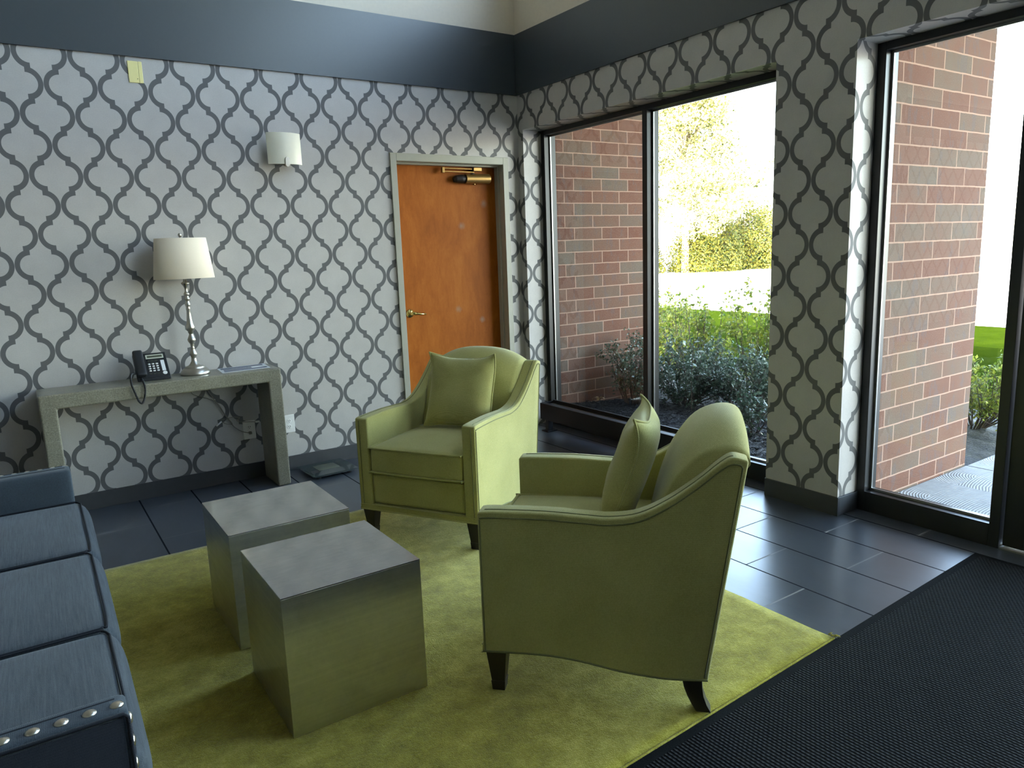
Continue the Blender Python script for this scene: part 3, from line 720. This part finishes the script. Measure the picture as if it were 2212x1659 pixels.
# ------------------------------------------------------------------ armchairs
def arm_profile():
    top = cr([(-.342, .628, 0), (-.30, .633, 0), (-.133, .635, 0), (.0, .629, 0), (.079, .627, 0), (.167, .643, 0), (.254, .690, 0), (.338, .753, 0), (.405, .812, 0), (.440, .831, 0), (.483, .822, 0)], 4)
    bot = cr([(.375, .111, 0), (.30, .106, 0), (.225, .105, 0), (.103, .116, 0), (-.021, .138, 0), (-.148, .148, 0), (-.342, .143, 0)], 4)
    return [(p.x, p.y) for p in top], [(p.x, p.y) for p in bot]
AT, AB = arm_profile()
def make_chair():
    t = empty('armchair', (0, 0, 0), cat='armchair', group='green upholstered armchairs')
    for s in (-1, 1):
        bm = bmesh.new(); prism(bm, AT + AB, 'x', s * .274, s * .348)
        arm = obj('arm', bm, M_GREEN, t, bevel=.013, seg=4)
        arm.data.polygons.foreach_set('use_smooth', [True] * len(arm.data.polygons))
        bm = bmesh.new()
        out = [(s * .3485, y, z - .020) for y, z in AT if -.335 < y < .47]
        tube(bm, out + [(s * .3485, .466, .800), (s * .3485, .365, .125)], .0026, 6)
        tube(bm, [(s * .3485, -.334, .150), (s * .3485, -.334, .605)], .0026, 6)
        tube(bm, [(s * .325, -.3425, .165), (s * .325, -.3425, .615)] + [(s * .325, y, z + .0002) for y, z in AT if -.325 < y < .44], .0024, 6)
        tube(bm, [(s * .3485, y, z + .006) for y, z in AB], .0035, 6)
        obj('piping', bm, M_PIPE, arm, smooth=True)
    # back with a crowned top
    bm = bmesh.new(); NX = 28; W = .2735; rows = []
    for i in range(NX + 1):
        u = -1 + 2 * i / NX; x = W * u; dz = .070 * (abs(u) ** 2.6); sd = abs(u) ** 6
        pr = [(.150, .33), (.175, .46), (.205 + .02 * sd, .60), (.246 + .022 * sd, .72), (.292 + .02 * sd, .812 - dz * .6), (.338 + .012 * sd, .868 - dz * .85), (.392, .898 - dz), (.446, .904 - dz), (.482, .888 - dz), (.494, .840 - dz * .7), (.474, .74), (.425, .43), (.376, .112)]
        c3 = cr([(0, a, b) for a, b in pr], 3); rows.append([bm.verts.new((x, p.y, p.z)) for p in c3])
    for a, b in zip(rows, rows[1:]):
        for k in range(len(a) - 1): bm.faces.new((a[k], a[k + 1], b[k + 1], b[k]))
    bm.faces.new([r[0] for r in rows] + [r[-1] for r in rows[::-1]])
    bm.faces.new(rows[0][::-1]); bm.faces.new(rows[-1])
    obj('backrest', bm, M_GREEN, t, smooth=True)
    # front rail with its base band
    bm = bmesh.new(); rbox(bm, -.2735, .2735, -.334, .30, .178, .338, .014, 8)
    obj('front_rail', bm, M_GREEN, t, smooth=True)
    bm = bmesh.new(); box(bm, -.346, .346, -.3445, -.330, .143, .172); tube(bm, [(-.345, -.3455, .172), (.345, -.3455, .172)], .0024, 6); tube(bm, [(-.347, -.3455, .145), (.347, -.3455, .145)], .0035, 6)
    box(bm, -.28, .28, -.330, .36, .150, .176)
    obj('base_band', bm, M_GREEN, t, bevel=.003)
    # seat cushion
    bm = bmesh.new(); rbox(bm, -.270, .270, -.346, .215, .344, .482, .022, 18, crown=.030, bulge=lambda q: (0, -.006 * (1 - q.x ** 2) * (1 if q.y < -.5 else 0), 0))
    sc2 = obj('seat_cushion', bm, M_GREEN, t, smooth=True)
    bm = bmesh.new()
    for z in (.478, .350):
        loop = [(-.264, .20, z), (-.268, -.31, z), (-.262, -.336, z), (-.24, -.346, z), (0, -.3515, z), (.24, -.346, z), (.262, -.336, z), (.268, -.31, z), (.264, .20, z)]
        tube(bm, cr(loop, 5), .0055, 8)
    obj('piping', bm, M_GREEN, sc2, smooth=True)
    for sx in (-1, 1):
        bm = bmesh.new()                                   # tapered front leg with a foot block
        for (z0, w0, z1, w1) in ((.145, .034, .034, .022), (.034, .024, .0, .021)):
            c_ = (sx * .308, -.300); A = [bm.verts.new((c_[0] + a * w0, c_[1] + b_ * w0, z0)) for a, b_ in ((-1, -1), (1, -1), (1, 1), (-1, 1))]; B = [bm.verts.new((c_[0] + a * w1, c_[1] + b_ * w1, z1)) for a, b_ in ((-1, -1), (1, -1), (1, 1), (-1, 1))]
            bm.faces.new(A); bm.faces.new(B[::-1])
            for k in range(4): bm.faces.new((A[k], B[k], B[(k + 1) % 4], A[(k + 1) % 4]))
        obj('leg', bm, M_LEG, t, bevel=.001, seg=1)
        bm = bmesh.new(); R_ = []                          # splayed rear leg
        for z, y, w in ((.112, .328, .030), (.085, .331, .028), (.055, .338, .025), (.025, .350, .023), (0, .364, .022)):
            R_.append([bm.verts.new((sx * .315 + a * w, y + b_ * w, z)) for a, b_ in ((-1, -1), (1, -1), (1, 1), (-1, 1))])
        for A, B in zip(R_, R_[1:]):
            for k in range(4): bm.faces.new((A[k], B[k], B[(k + 1) % 4], A[(k + 1) % 4]))
        bm.faces.new(R_[0]); bm.faces.new(R_[-1][::-1]); obj('leg', bm, M_LEG, t, bevel=.001, seg=1)
    return t
c1 = make_chair(); c1.location = (-1.652, -1.6155, RZ + .0025); c1.rotation_euler = (0, 0, -1.0302)
c1['label'] = 'green armchair facing the camera, in front of the wooden door'
c2 = dup(c1, (-1.875, -3.098, RZ + .0025), -2.3922); c2['label'] = 'green armchair seen from its side, nearest the black entrance mat'

def make_pillow():
    t = empty('throw_pillow', (0, 0, 0), cat='pillow', group='green throw pillows')
    bm = bmesh.new(); N = 26; S = .200; T = .068; fr, bk = {}, {}
    def curl(u, v): return -.040 * (abs(u) ** 4) * (max(0, v) ** 3) - .012 * (u * v) ** 4
    def shp(u, v):
        pin = 1 - .095 * (1 - u * u) * abs(v) ** 3 ; pin2 = 1 - .060 * (1 - v * v) * abs(u) ** 3
        return S * u * pin2, S * v * pin
    for i in range(N + 1):
        for j in range(N + 1):
            u, v = math.sin((2 * i / N - 1) * PI / 2), math.sin((2 * j / N - 1) * PI / 2)
            x, z = shp(u, v); th = T * ((1 - u ** 4) ** .55) * ((1 - v ** 4) ** .55)
            wr = .006 * noise.noise(Vector((u * 2.2, v * 2.2, 3))) + .004 * math.sin(9 * (u + v) + 2) * max(0, u * -v) 
            rim = i in (0, N) or j in (0, N); cu_ = curl(u, v)
            fr[i, j] = bm.verts.new((x, cu_ - th + (0 if rim else wr), z)); bk[i, j] = fr[i, j] if rim else bm.verts.new((x, cu_ + th * .9 + wr, z))
    for i in range(N):
        for j in range(N):
            bm.faces.new((fr[i, j], fr[i + 1, j], fr[i + 1, j + 1], fr[i, j + 1]))
            q = [bk[i, j], bk[i, j + 1], bk[i + 1, j + 1], bk[i + 1, j]]
            if len(set(q) & {fr[i, j], fr[i + 1, j], fr[i + 1, j + 1], fr[i, j + 1]}) < 4: bm.faces.new(q)
    cov = obj('cover', bm, M_GREEN, t, smooth=True)
    bm = bmesh.new(); loop = []
    sn = lambda k: math.sin((2 * k / N - 1) * PI / 2)
    uv = [(sn(k), -1) for k in range(N)] + [(1, sn(k)) for k in range(N)] + [(-sn(k), 1) for k in range(N)] + [(-1, -sn(k)) for k in range(N)]
    loop = [(shp(u, v)[0], curl(u, v), shp(u, v)[1]) for u, v in uv]
    tube(bm, [(a * 1.01, c_, b_ * 1.01) for a, c_, b_ in loop], .0042, 8, closed=True); obj('piping', bm, M_GREEN, cov, smooth=True)
    return t
def place_pillow(p, chair, lx, ly, lz, lean, yaw=0, roll=0):
    m = Matrix.Translation(chair.location) @ Matrix.Rotation(chair.rotation_euler.z, 4, 'Z') @ Matrix.Translation((lx, ly, lz)) @ Matrix.Rotation(yaw, 4, 'Z') @ Matrix.Rotation(-lean, 4, 'X') @ Matrix.Rotation(roll, 4, 'Y')
    p.matrix_world = m
p1 = make_pillow(); place_pillow(p1, c1, .025, .125, .698, math.radians(20)); p1['label'] = 'square green pillow on the armchair in front of the wooden door'
p2 = dup(p1); place_pillow(p2, c2, .0, .125, .698, math.radians(20)); p2['label'] = 'square green pillow on the armchair nearest the entrance mat'

# ------------------------------------------------------------------ sofa (cut by the left edge of the picture)
S = empty('sofa', (-3.809, -2.41, 0), rz=-.019, label='dark blue grey sofa with silver nailheads at the left', cat='sofa')
SX, SY = -3.80, -2.41
def sb(x0, x1, y0, y1, z0, z1, r=.02, n=12, **k):
    bm = bmesh.new(); rbox(bm, x0 - SX, x1 - SX, y0 - SY, y1 - SY, z0, z1, r, n, **k); return bm
obj('base', sb(-4.30, -3.365, -3.425, -1.400, .135, .335, .02, 10), M_NAVYP, S, smooth=True)
obj('backrest', sb(-4.42, -4.20, -3.52, -1.29, .135, .86, .05, 12), M_NAVYP, S, smooth=True)
cy_ = [(-2.090, -1.412), (-2.765, -2.094), (-3.422, -2.769)]
for a, b_ in cy_:
    def bul(q, a=a):
        return (.026 * (1 - q.z ** 2) * (1 - q.y ** 12) * (1 if q.x > .5 else 0), 0, -.004 * (1 if q.z > .5 else 0) * q.y ** 8)
    cu = obj('seat_cushion', sb(-4.15, -3.372, a, b_, .318, .462, .026, 20, crown=.022, bulge=bul), M_NAVY, S, smooth=True)
    bm = bmesh.new(); z = .458
    lp = cr([(-4.0, b_ - .004, z), (-3.45, b_ - .003, z), (-3.395, b_ - .010, z), (-3.378, b_ - .04, z - .002)], 5) + cr([(-3.377, (a + b_) / 2, z), (-3.378, a + .04, z - .002), (-3.395, a + .010, z), (-3.45, a + .003, z), (-4.0, a + .004, z)], 5)
    tube(bm, [(p.x - SX, p.y - SY, p.z + .003) for p in lp], .0036, 6); obj('piping', bm, M_NPIPE, cu, smooth=True)
for k in range(3):
    a, b_ = cy_[k]; obj('back_cushion', sb(-4.22, -4.05, a + .003, b_ - .003, .47, .88, .05, 12), M_NAVY, S, smooth=True)
def nail(bm, p, nrm, r=.0130):
    nrm = Vector(nrm).normalized(); u = nrm.orthogonal().normalized(); w = nrm.cross(u); p = Vector(p)
    rings = []
    for a in (0, .35, .7, 1.05, 1.4):
        rings.append([bm.verts.new(p + (u * math.cos(2 * PI * k / 14) + w * math.sin(2 * PI * k / 14)) * r * math.cos(a) + nrm * r * .55 * math.sin(a)) for k in range(14)])
    for A, B in zip(rings, rings[1:]):
        for k in range(14): bm.faces.new((A[k], A[(k + 1) % 14], B[(k + 1) % 14], B[k]))
    bm.faces.new(rings[-1]); bm.faces.new(rings[0][::-1])
for near, (y0, y1) in ((True, (-3.500, -3.424)), (False, (-1.402, -1.292))):
    XF, ZA = (-3.383, .614) if near else (-3.396, .602)
    arm = obj('arm', sb(-4.30, XF, y0, y1, .135, ZA, .012 if near else .016, 12), M_NAVYP, S, smooth=True)
    yo = y0 if near else y1; sg_ = -1 if near else 1          # outer side
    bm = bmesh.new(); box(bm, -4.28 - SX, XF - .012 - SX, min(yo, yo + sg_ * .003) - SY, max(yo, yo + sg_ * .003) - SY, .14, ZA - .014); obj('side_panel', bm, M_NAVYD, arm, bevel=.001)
    bm = bmesh.new()
    ye = yo + sg_ * .002
    tube(bm, [(-4.28 - SX, ye - SY, ZA - .006), (XF - .010 - SX, ye - SY, ZA - .006), (XF - .003 - SX, ye - SY, ZA - .014), (XF - .002 - SX, ye - SY, .15)], .0042, 8)
    yi = yo - sg_ * .054
    tube(bm, [(-4.28 - SX, yi - SY, ZA + .0005), (XF - .02 - SX, yi - SY, ZA + .0003)], .0020, 6)
    obj('piping', bm, M_NPIPE, arm, smooth=True)
    for k in range(14):
        bm = bmesh.new(); nail(bm, (XF - .018 - .0465 * k - SX, yo - sg_ * (.028 if near else .012) - SY, ZA - (.0008 if near else .0055)), (0, 0, 1)); obj('upholstery_nail', bm, M_NAIL, arm, smooth=True)
    for k in range(9 if near else 0):
        bm = bmesh.new(); nail(bm, (XF - .0008 - SX, yo - sg_ * .020 - SY, ZA - .030 - .049 * k), (1, 0, 0)); obj('upholstery_nail', bm, M_NAIL, arm, smooth=True)
for yy in (-3.47, -1.345):
    for xx in (-3.44, -4.34):
        bm = bmesh.new(); w0, w1 = .030, .020
        A = [bm.verts.new((xx - SX + a * w0, yy - SY + b_ * w0, .14)) for a, b_ in ((-1, -1), (1, -1), (1, 1), (-1, 1))]; B = [bm.verts.new((xx - SX + a * w1, yy - SY + b_ * w1, RZ + .0016)) for a, b_ in ((-1, -1), (1, -1), (1, 1), (-1, 1))]
        bm.faces.new(A); bm.faces.new(B[::-1])
        for k in range(4): bm.faces.new((A[k], B[k], B[(k + 1) % 4], A[(k + 1) % 4]))
        obj('leg', bm, M_LEG, S)

# ------------------------------------------------------------------ outside
def brickwall(name, x0, x1, y0, y1, z0, z1, label):
    bm = newbox(x0, x1, y0, y1, z0, z1); return tag(obj(name, bm, M_BRICK, bevel=.003, seg=1), label, 'brick wall')
brickwall('brick_wall', .302, 1.418, -2.85, -2.46, -.3, 3.3, 'brick wing wall outside the window beside the entrance door').update_tag()
brickwall('brick_wall', .302, 1.418, -.07, .33, -.3, 3.3, 'brick wing wall outside the left pane of the two-pane window')
bm = bmesh.new(); box(bm, .302, 3.9, -9.2, 4.0, 3.3, 3.5); tag(obj('unseen_shade_roof', bm, M_CEILGREY), kind='structure')  # added roof, out of view, keeps sky light and sun off the brick
# ground profile
def ground(x, y):
    if x < 1.3: z = .125 - .045 * max(0, min(1, (-y - .9) / 1.3)) - .075 * max(0, (x - .5) / .8)
    else: z = .05 - .075 * min(1, (x - 1.3) / 1.5)
    if x > 2.8: z = -.025 - .09 * min(1, (x - 2.8) / 6)
    elif x > 1.40 and y < -2.35: q = min(1, (-2.35 - y) / .45); z = z * (1 - q) - .022 * q
    return z
def sheet(xs, ys, zf):
    bm = bmesh.new(); g = [[bm.verts.new((x, y, zf(x, y))) for y in ys] for x in xs]
    for i in range(len(xs) - 1):
        for j in range(len(ys) - 1): bm.faces.new((g[i][j], g[i + 1][j], g[i + 1][j + 1], g[i][j + 1]))
    return bm
fr_ = lambda a, b_, n: [a + (b_ - a) * i / n for i in range(n + 1)]
bm = sheet(fr_(.302, 3.2, 60), fr_(-2.851, 5.5, 140), lambda x, y: ground(x, y) + .012 * noise.noise(Vector((x * 9, y * 9, 0))) + .010 * noise.noise(Vector((x * 25, y * 25, 3))))
tag(obj('mulch_bed', bm, M_MULCH, smooth=True), kind='structure')
bm = bmesh.new(); random.seed(21)                            # loose bark chips on the bed
for k in range(5200):
    x = .31 + random.random() ** 1.3 * 1.9; y = random.uniform(-2.4, .2)
    if x < 1.47 and y > -.12: continue
    z = ground(x, y) + .012; a = random.uniform(0, PI); l, w = random.uniform(.010, .030), random.uniform(.002, .006)
    M4 = Matrix.Translation((x, y, z)) @ Matrix.Rotation(a, 4, 'Z') @ Matrix.Rotation(random.uniform(-.5, .5), 4, 'X') @ Matrix.Rotation(random.uniform(-.4, .4), 4, 'Y')
    for v in box(bm, -l, l, -w, w, -.0015, .0015): v.co = M4 @ v.co
tag(obj('mulch_chips', bm, M_MULCH), 'loose black bark chips on the planting bed', 'mulch', kind='stuff')
bm = sheet(fr_(3.2, 10.2, 20), fr_(-2.851, 30, 30), lambda x, y: ground(x, y)); tag(obj('lawn', bm, M_GRASS), kind='structure')
bm = sheet(fr_(10.2, 60, 10), fr_(-60, 60, 10), lambda x, y: -.13 - .17 * min(1, (x - 10.2) / 12)); tag(obj('pavement', bm, M_PAVE), kind='structure')
bm = bmesh.new(); box(bm, .302, 1.43, -9, -2.852, -.2, -.006); box(bm, 1.442, 4.2, -9, -2.852, -.2, -.008); box(bm, 4.2, 10.3, -9, -2.852, -.2, -.05)
tag(obj('concrete_walk', bm, M_SLAB, bevel=.004, seg=1), kind='structure')

def leafquad(bm, p, nrm, size, asp=.6):
    nrm = nrm.normalized(); u = nrm.orthogonal().normalized(); w = nrm.cross(u)
    a = random.uniform(0, 2 * PI); d_ = u * math.cos(a) + w * math.sin(a); e = nrm.cross(d_)
    l = size * random.uniform(.7, 1.3); v = [p - d_ * l, p + e * l * asp + nrm * l * .15, p + d_ * l, p - e * l * asp + nrm * l * .15]
    vs = [bm.verts.new(q) for q in v]; bm.faces.new(vs)
def rnd(): return Vector((random.gauss(0, 1), random.gauss(0, 1), random.gauss(0, 1)))
def shrub(name, x, y, rad, hgt, nstem, nleaf, lsize, mleaf, label, cat, group, spread=.8, levels=2, seed=1, leafy=.3, fuzz=.05):
    random.seed(seed); z0 = ground(x, y) - .01
    t = empty(name, (x, y, z0), label=label, cat=cat, group=group)
    sb_, lf = bmesh.new(), bmesh.new(); tips = []
    okp = lambda p, m=0: not (x + p.x < 1.46 and y + p.y > -.10 - m) and x + p.x > .36
    for k in range(nstem):
        a = random.uniform(0, 2 * PI); r = rad * math.sqrt(random.random()); top_ = Vector((math.cos(a) * r, math.sin(a) * r, hgt * random.uniform(.65, 1.0) * (1 - .25 * (r / rad) ** 2)))
        if not okp(top_, .06): continue
        b0 = Vector((math.cos(a) * .05, math.sin(a) * .05, 0)); mid = b0.lerp(top_, .45) + Vector((math.cos(a), math.sin(a), -.3)) * rad * .12 * spread + rnd() * .02
        c3 = cr([b0, mid, top_], 5); tube(sb_, c3, [.006 * (1 - .8 * i / (len(c3) - 1)) * (1 + hgt * .4) for i in range(len(c3))], 4, cap=False)
        for q in range(4 * levels):
            i = random.randint(3, len(c3) - 1); p = c3[i]; dv = (rnd() * .6 + (top_ - b0).normalized()).normalized() * random.uniform(.08, .22) * (.4 + hgt * .5)
            m_ = p + dv * .5 + rnd() * .01; 
            if not okp(p + dv): continue
            tube(sb_, [p, m_, p + dv], [.0022, .0016, .0008], 3, cap=False); tips.append((p, p + dv))
            for q2 in range(2):
                dv2 = (dv.normalized() + rnd() * .5).normalized() * random.uniform(.04, .12); 
                if not okp(m_ + dv2): continue
                tube(sb_, [m_, m_ + dv2], [.0014, .0006], 3, cap=False); tips.append((m_, m_ + dv2))
    for k in range(nleaf):
        a_, b_ = random.choice(tips); p = a_.lerp(b_, leafy + (1.05 - leafy) * random.random()) + rnd() * fuzz * .25
        leafquad(lf, p, rnd() + Vector((0, 0, .8)), lsize)
    obj('branches', sb_, M_TWIG, t, recalc=False); obj('foliage', lf, mleaf, t, recalc=False)
    return t
GS = 'shrubs in the planting bed'
shrub('small_leaf_shrub', 1.36, -.52, .46, .60, 42, 4875, 0.016, M_LDARK, 'dark green dense shrub just right of the window mullion', 'shrub', GS, seed=2)
shrub('small_leaf_shrub', .88, -.36, .24, .62, 18, 1650, 0.014, M_LDARK, 'dark green shrub in front of the brick wall left of the mullion', 'shrub', GS, seed=3)
shrub('small_leaf_shrub', 1.62, -1.02, .42, .52, 42, 3900, 0.016, M_LDARK, 'grey green low shrub near the right edge of the window', 'shrub', GS, seed=4)
shrub('small_leaf_shrub', .88, -1.60, .18, .24, 14, 675, 0.017, M_LDARK, 'smallest dark shrub low at the right of the window', 'shrub', GS, seed=14)
shrub('twiggy_shrub', 2.30, .22, .45, 1.05, 34, 2600, .021, M_LYEL, 'thin twiggy yellow green shrub behind the dark shrub', 'shrub', GS, seed=5, leafy=.1)
shrub('twiggy_shrub', 2.35, -.62, .42, 1.10, 34, 2800, .021, M_LYEL, 'twiggy yellow green shrub at the right, against the lawn', 'shrub', GS, seed=6, leafy=.1)
shrub('twiggy_shrub', 2.6, 1.0, .42, 1.0, 30, 2600, .021, M_LYEL, 'twiggy shrub beside the mullion, touching the pale pavement', 'shrub', GS, seed=7, leafy=.1)
shrub('roadside_shrub', 2.50, -2.42, .40, .60, 40, 3000, .018, M_LYEL, 'yellow green shrub beyond the brick wall at the entrance', 'shrub', GS, seed=8)
# pale long-leaved sprig
t = empty('leafy_sprig', (1.05, -.88, ground(1.05, -.88)), label='sprig with large pale leaves rising above the dark shrubs', cat='plant')
bm = bmesh.new(); tube(bm, cr([(0, 0, 0), (.01, .01, .35), (.0, -.02, .62)], 6), [.003] * 12 + [.0015], 5); obj('stem', bm, M_TWIG, t)
bm = bmesh.new()
for (dy, dz, l, a) in ((-.02, .60, .06, .1), (.06, .58, .05, 2.7), (-.06, .53, .07, -.05), (.05, .50, .06, 2.9), (.07, .56, .05, 2.2), (-.01, .42, .05, -.5)):
    p = Vector((0, dy, dz)); d_ = Vector((.1, -math.cos(a), math.sin(a))).normalized(); e = Vector((1, .1, .5)).normalized()
    tip, mid = p + d_ * l, p + d_ * l * .5; w_ = .013
    q = [p, mid - e * w_, tip, mid + e * w_]; bm.faces.new([bm.verts.new(v) for v in q])
obj('foliage', bm, M_LPALE, t, recalc=False)
# curled dry leaf on the mulch beside the brick wall
bm = bmesh.new(); random.seed(9)
for k in range(5):
    a = k * 1.3; pts_ = [Vector((math.cos(a) * .02 * i, math.sin(a) * .02 * i, .01 + .03 * math.sin(i * .9))) for i in range(4)]
    for p, q in zip(pts_, pts_[1:]):
        n3 = Vector((-math.sin(a), math.cos(a), 0)) * .014; bm.faces.new([bm.verts.new(v) for v in (p - n3, p + n3, q + n3 * .7, q - n3 * .7)])
dl = tag(obj('dry_leaf', bm, M_DRY, recalc=False), 'curled dry brown leaf on the mulch beside the brick wall', 'leaf'); dl.location = (.66, -.16, ground(.66, -.16) + .012)

def tree(name, x, y, h, crown_r, z_low, nleaf, lsize, mleaf, label, group, seed=1, trunk=.35, z0=-.3, conic=.5):
    random.seed(seed); t = empty(name, (x, y, z0), label=label, cat='tree', group=group)
    bm = bmesh.new(); tube(bm, cr([(0, 0, 0), (.1, .05, h * .3), (-.1, 0, h * .65), (0, 0, h * .93)], 5), [trunk * (1.25 - 1.15 * i / 15) for i in range(16)], 8)
    blobs = []
    for k in range(int(30 + nleaf / 300)):
        f = random.random() ** .8; z = z_low + (h - z_low) * f; r = crown_r * (1 - conic * f) * math.sqrt(random.random()); a = random.uniform(0, 2 * PI)
        p = Vector((math.cos(a) * r, math.sin(a) * r, z)); blobs.append((p, random.uniform(.5, 1.0) * crown_r * .34))
        tube(bm, [Vector((0, 0, z * .8)), Vector((p.x * .5, p.y * .5, z * .92)), p], [trunk * .22, trunk * .14, .02], 5)
    obj('trunk', bm, M_BARK, t, smooth=True)
    lf = bmesh.new()
    for k in range(nleaf):
        p, r = random.choice(blobs); d_ = rnd().normalized(); q = p + Vector((d_.x, d_.y, d_.z * .75)) * r * (random.random() ** .4)
        leafquad(lf, q, d_ + rnd() * .6, lsize, .6)
    obj('foliage', lf, mleaf, t, recalc=False); return t
GT = 'trees beyond the pavement'
tree('deciduous_tree', 31.2, 27.1, 12.6, 4.0, 2.4, 42000, .095, M_LTREE, 'tall sunlit tree with a pale trunk beyond the pavement', GT, 11, .20)
tree('deciduous_tree', 41.0, 31.0, 7.4, 3.6, 1.2, 6500, .12, M_LTREE, 'lower washed out tree to the right of the tall tree', GT, 12, .3)
tree('deciduous_tree', 47.0, 27.0, 7.2, 3.6, 1.0, 5500, .12, M_LTREE, 'pale rounded tree farthest right behind the hedge', GT, 13, .3)
tree('deciduous_tree', 27.0, 32.5, 8.0, 3.6, 1.2, 5000, .18, M_LHEDGE, 'darker tree half hidden by the window mullion', GT, 15, .3)
def bush(x, y, rx, ry, h, n, seed, label):
    random.seed(seed); t = empty('hedge_bush', (x, y, -.3), label=label, cat='bush', group='hedge bushes beyond the pavement')
    bm = bmesh.new()
    for k in range(24):
        a = random.uniform(0, 2 * PI); r = math.sqrt(random.random()) * .8
        tube(bm, [(0, 0, 0), (math.cos(a) * rx * r * .6, math.sin(a) * ry * r * .6, h * .5), (math.cos(a) * rx * r, math.sin(a) * ry * r, h * .85)], [.05, .035, .01], 4)
    obj('branches', bm, M_TWIG, t); lf = bmesh.new()
    for k in range(n):
        d_ = rnd().normalized(); d_.z = abs(d_.z); f = random.random() ** .25 * (1 + .18 * noise.noise(d_ * 3 + Vector((seed, 0, 0))))
        p = Vector((d_.x * rx * f, d_.y * ry * f, d_.z * h * f)); leafquad(lf, p, d_ + rnd() * .5, .075, .6)
    obj('foliage', lf, M_LHEDGE, t, recalc=False)
bush(33.2, 27.2, 2.6, 2.4, 3.7, 14000, 31, 'yellow green hedge bush right of the pale trunk')
bush(37.2, 27.0, 2.6, 2.4, 3.9, 14000, 32, 'yellow green hedge bush in the middle of the hedge')
bush(41.2, 26.6, 2.6, 2.4, 3.8, 14000, 33, 'yellow green hedge bush next to the window pier')
bush(29.2, 29.8, 2.2, 2.2, 2.8, 9000, 34, 'hedge bush left of the pale trunk')
# blue car at the end of the brick wall
C = empty('parked_car', (26.4, 10.2, -.28), rz=math.radians(113.6), label='blue car parked far off beyond the entrance brick wall', cat='car')
bm = bmesh.new(); prism(bm, [(-2.1, .35), (2.1, .35), (2.15, .75), (1.2, .95), (.7, 1.4), (-1.0, 1.42), (-1.7, .98), (-2.15, .85)], 'y', -.85, .85); obj('body', bm, M_CAR, C, bevel=.06, seg=3)
bm = bmesh.new(); prism(bm, [(-1.45, .98), (1.0, .98), (.62, 1.34), (-.95, 1.35)], 'y', -.87, .87); obj('window', bm, M_CARGL, C)
for sx in (-1.35, 1.35):
    for sy in (-.8, .8):
        bm = bmesh.new(); tube(bm, [(sx, sy - .12, .33), (sx, sy + .12, .33)], .33, 20); obj('wheel', bm, M_TYRE, C)
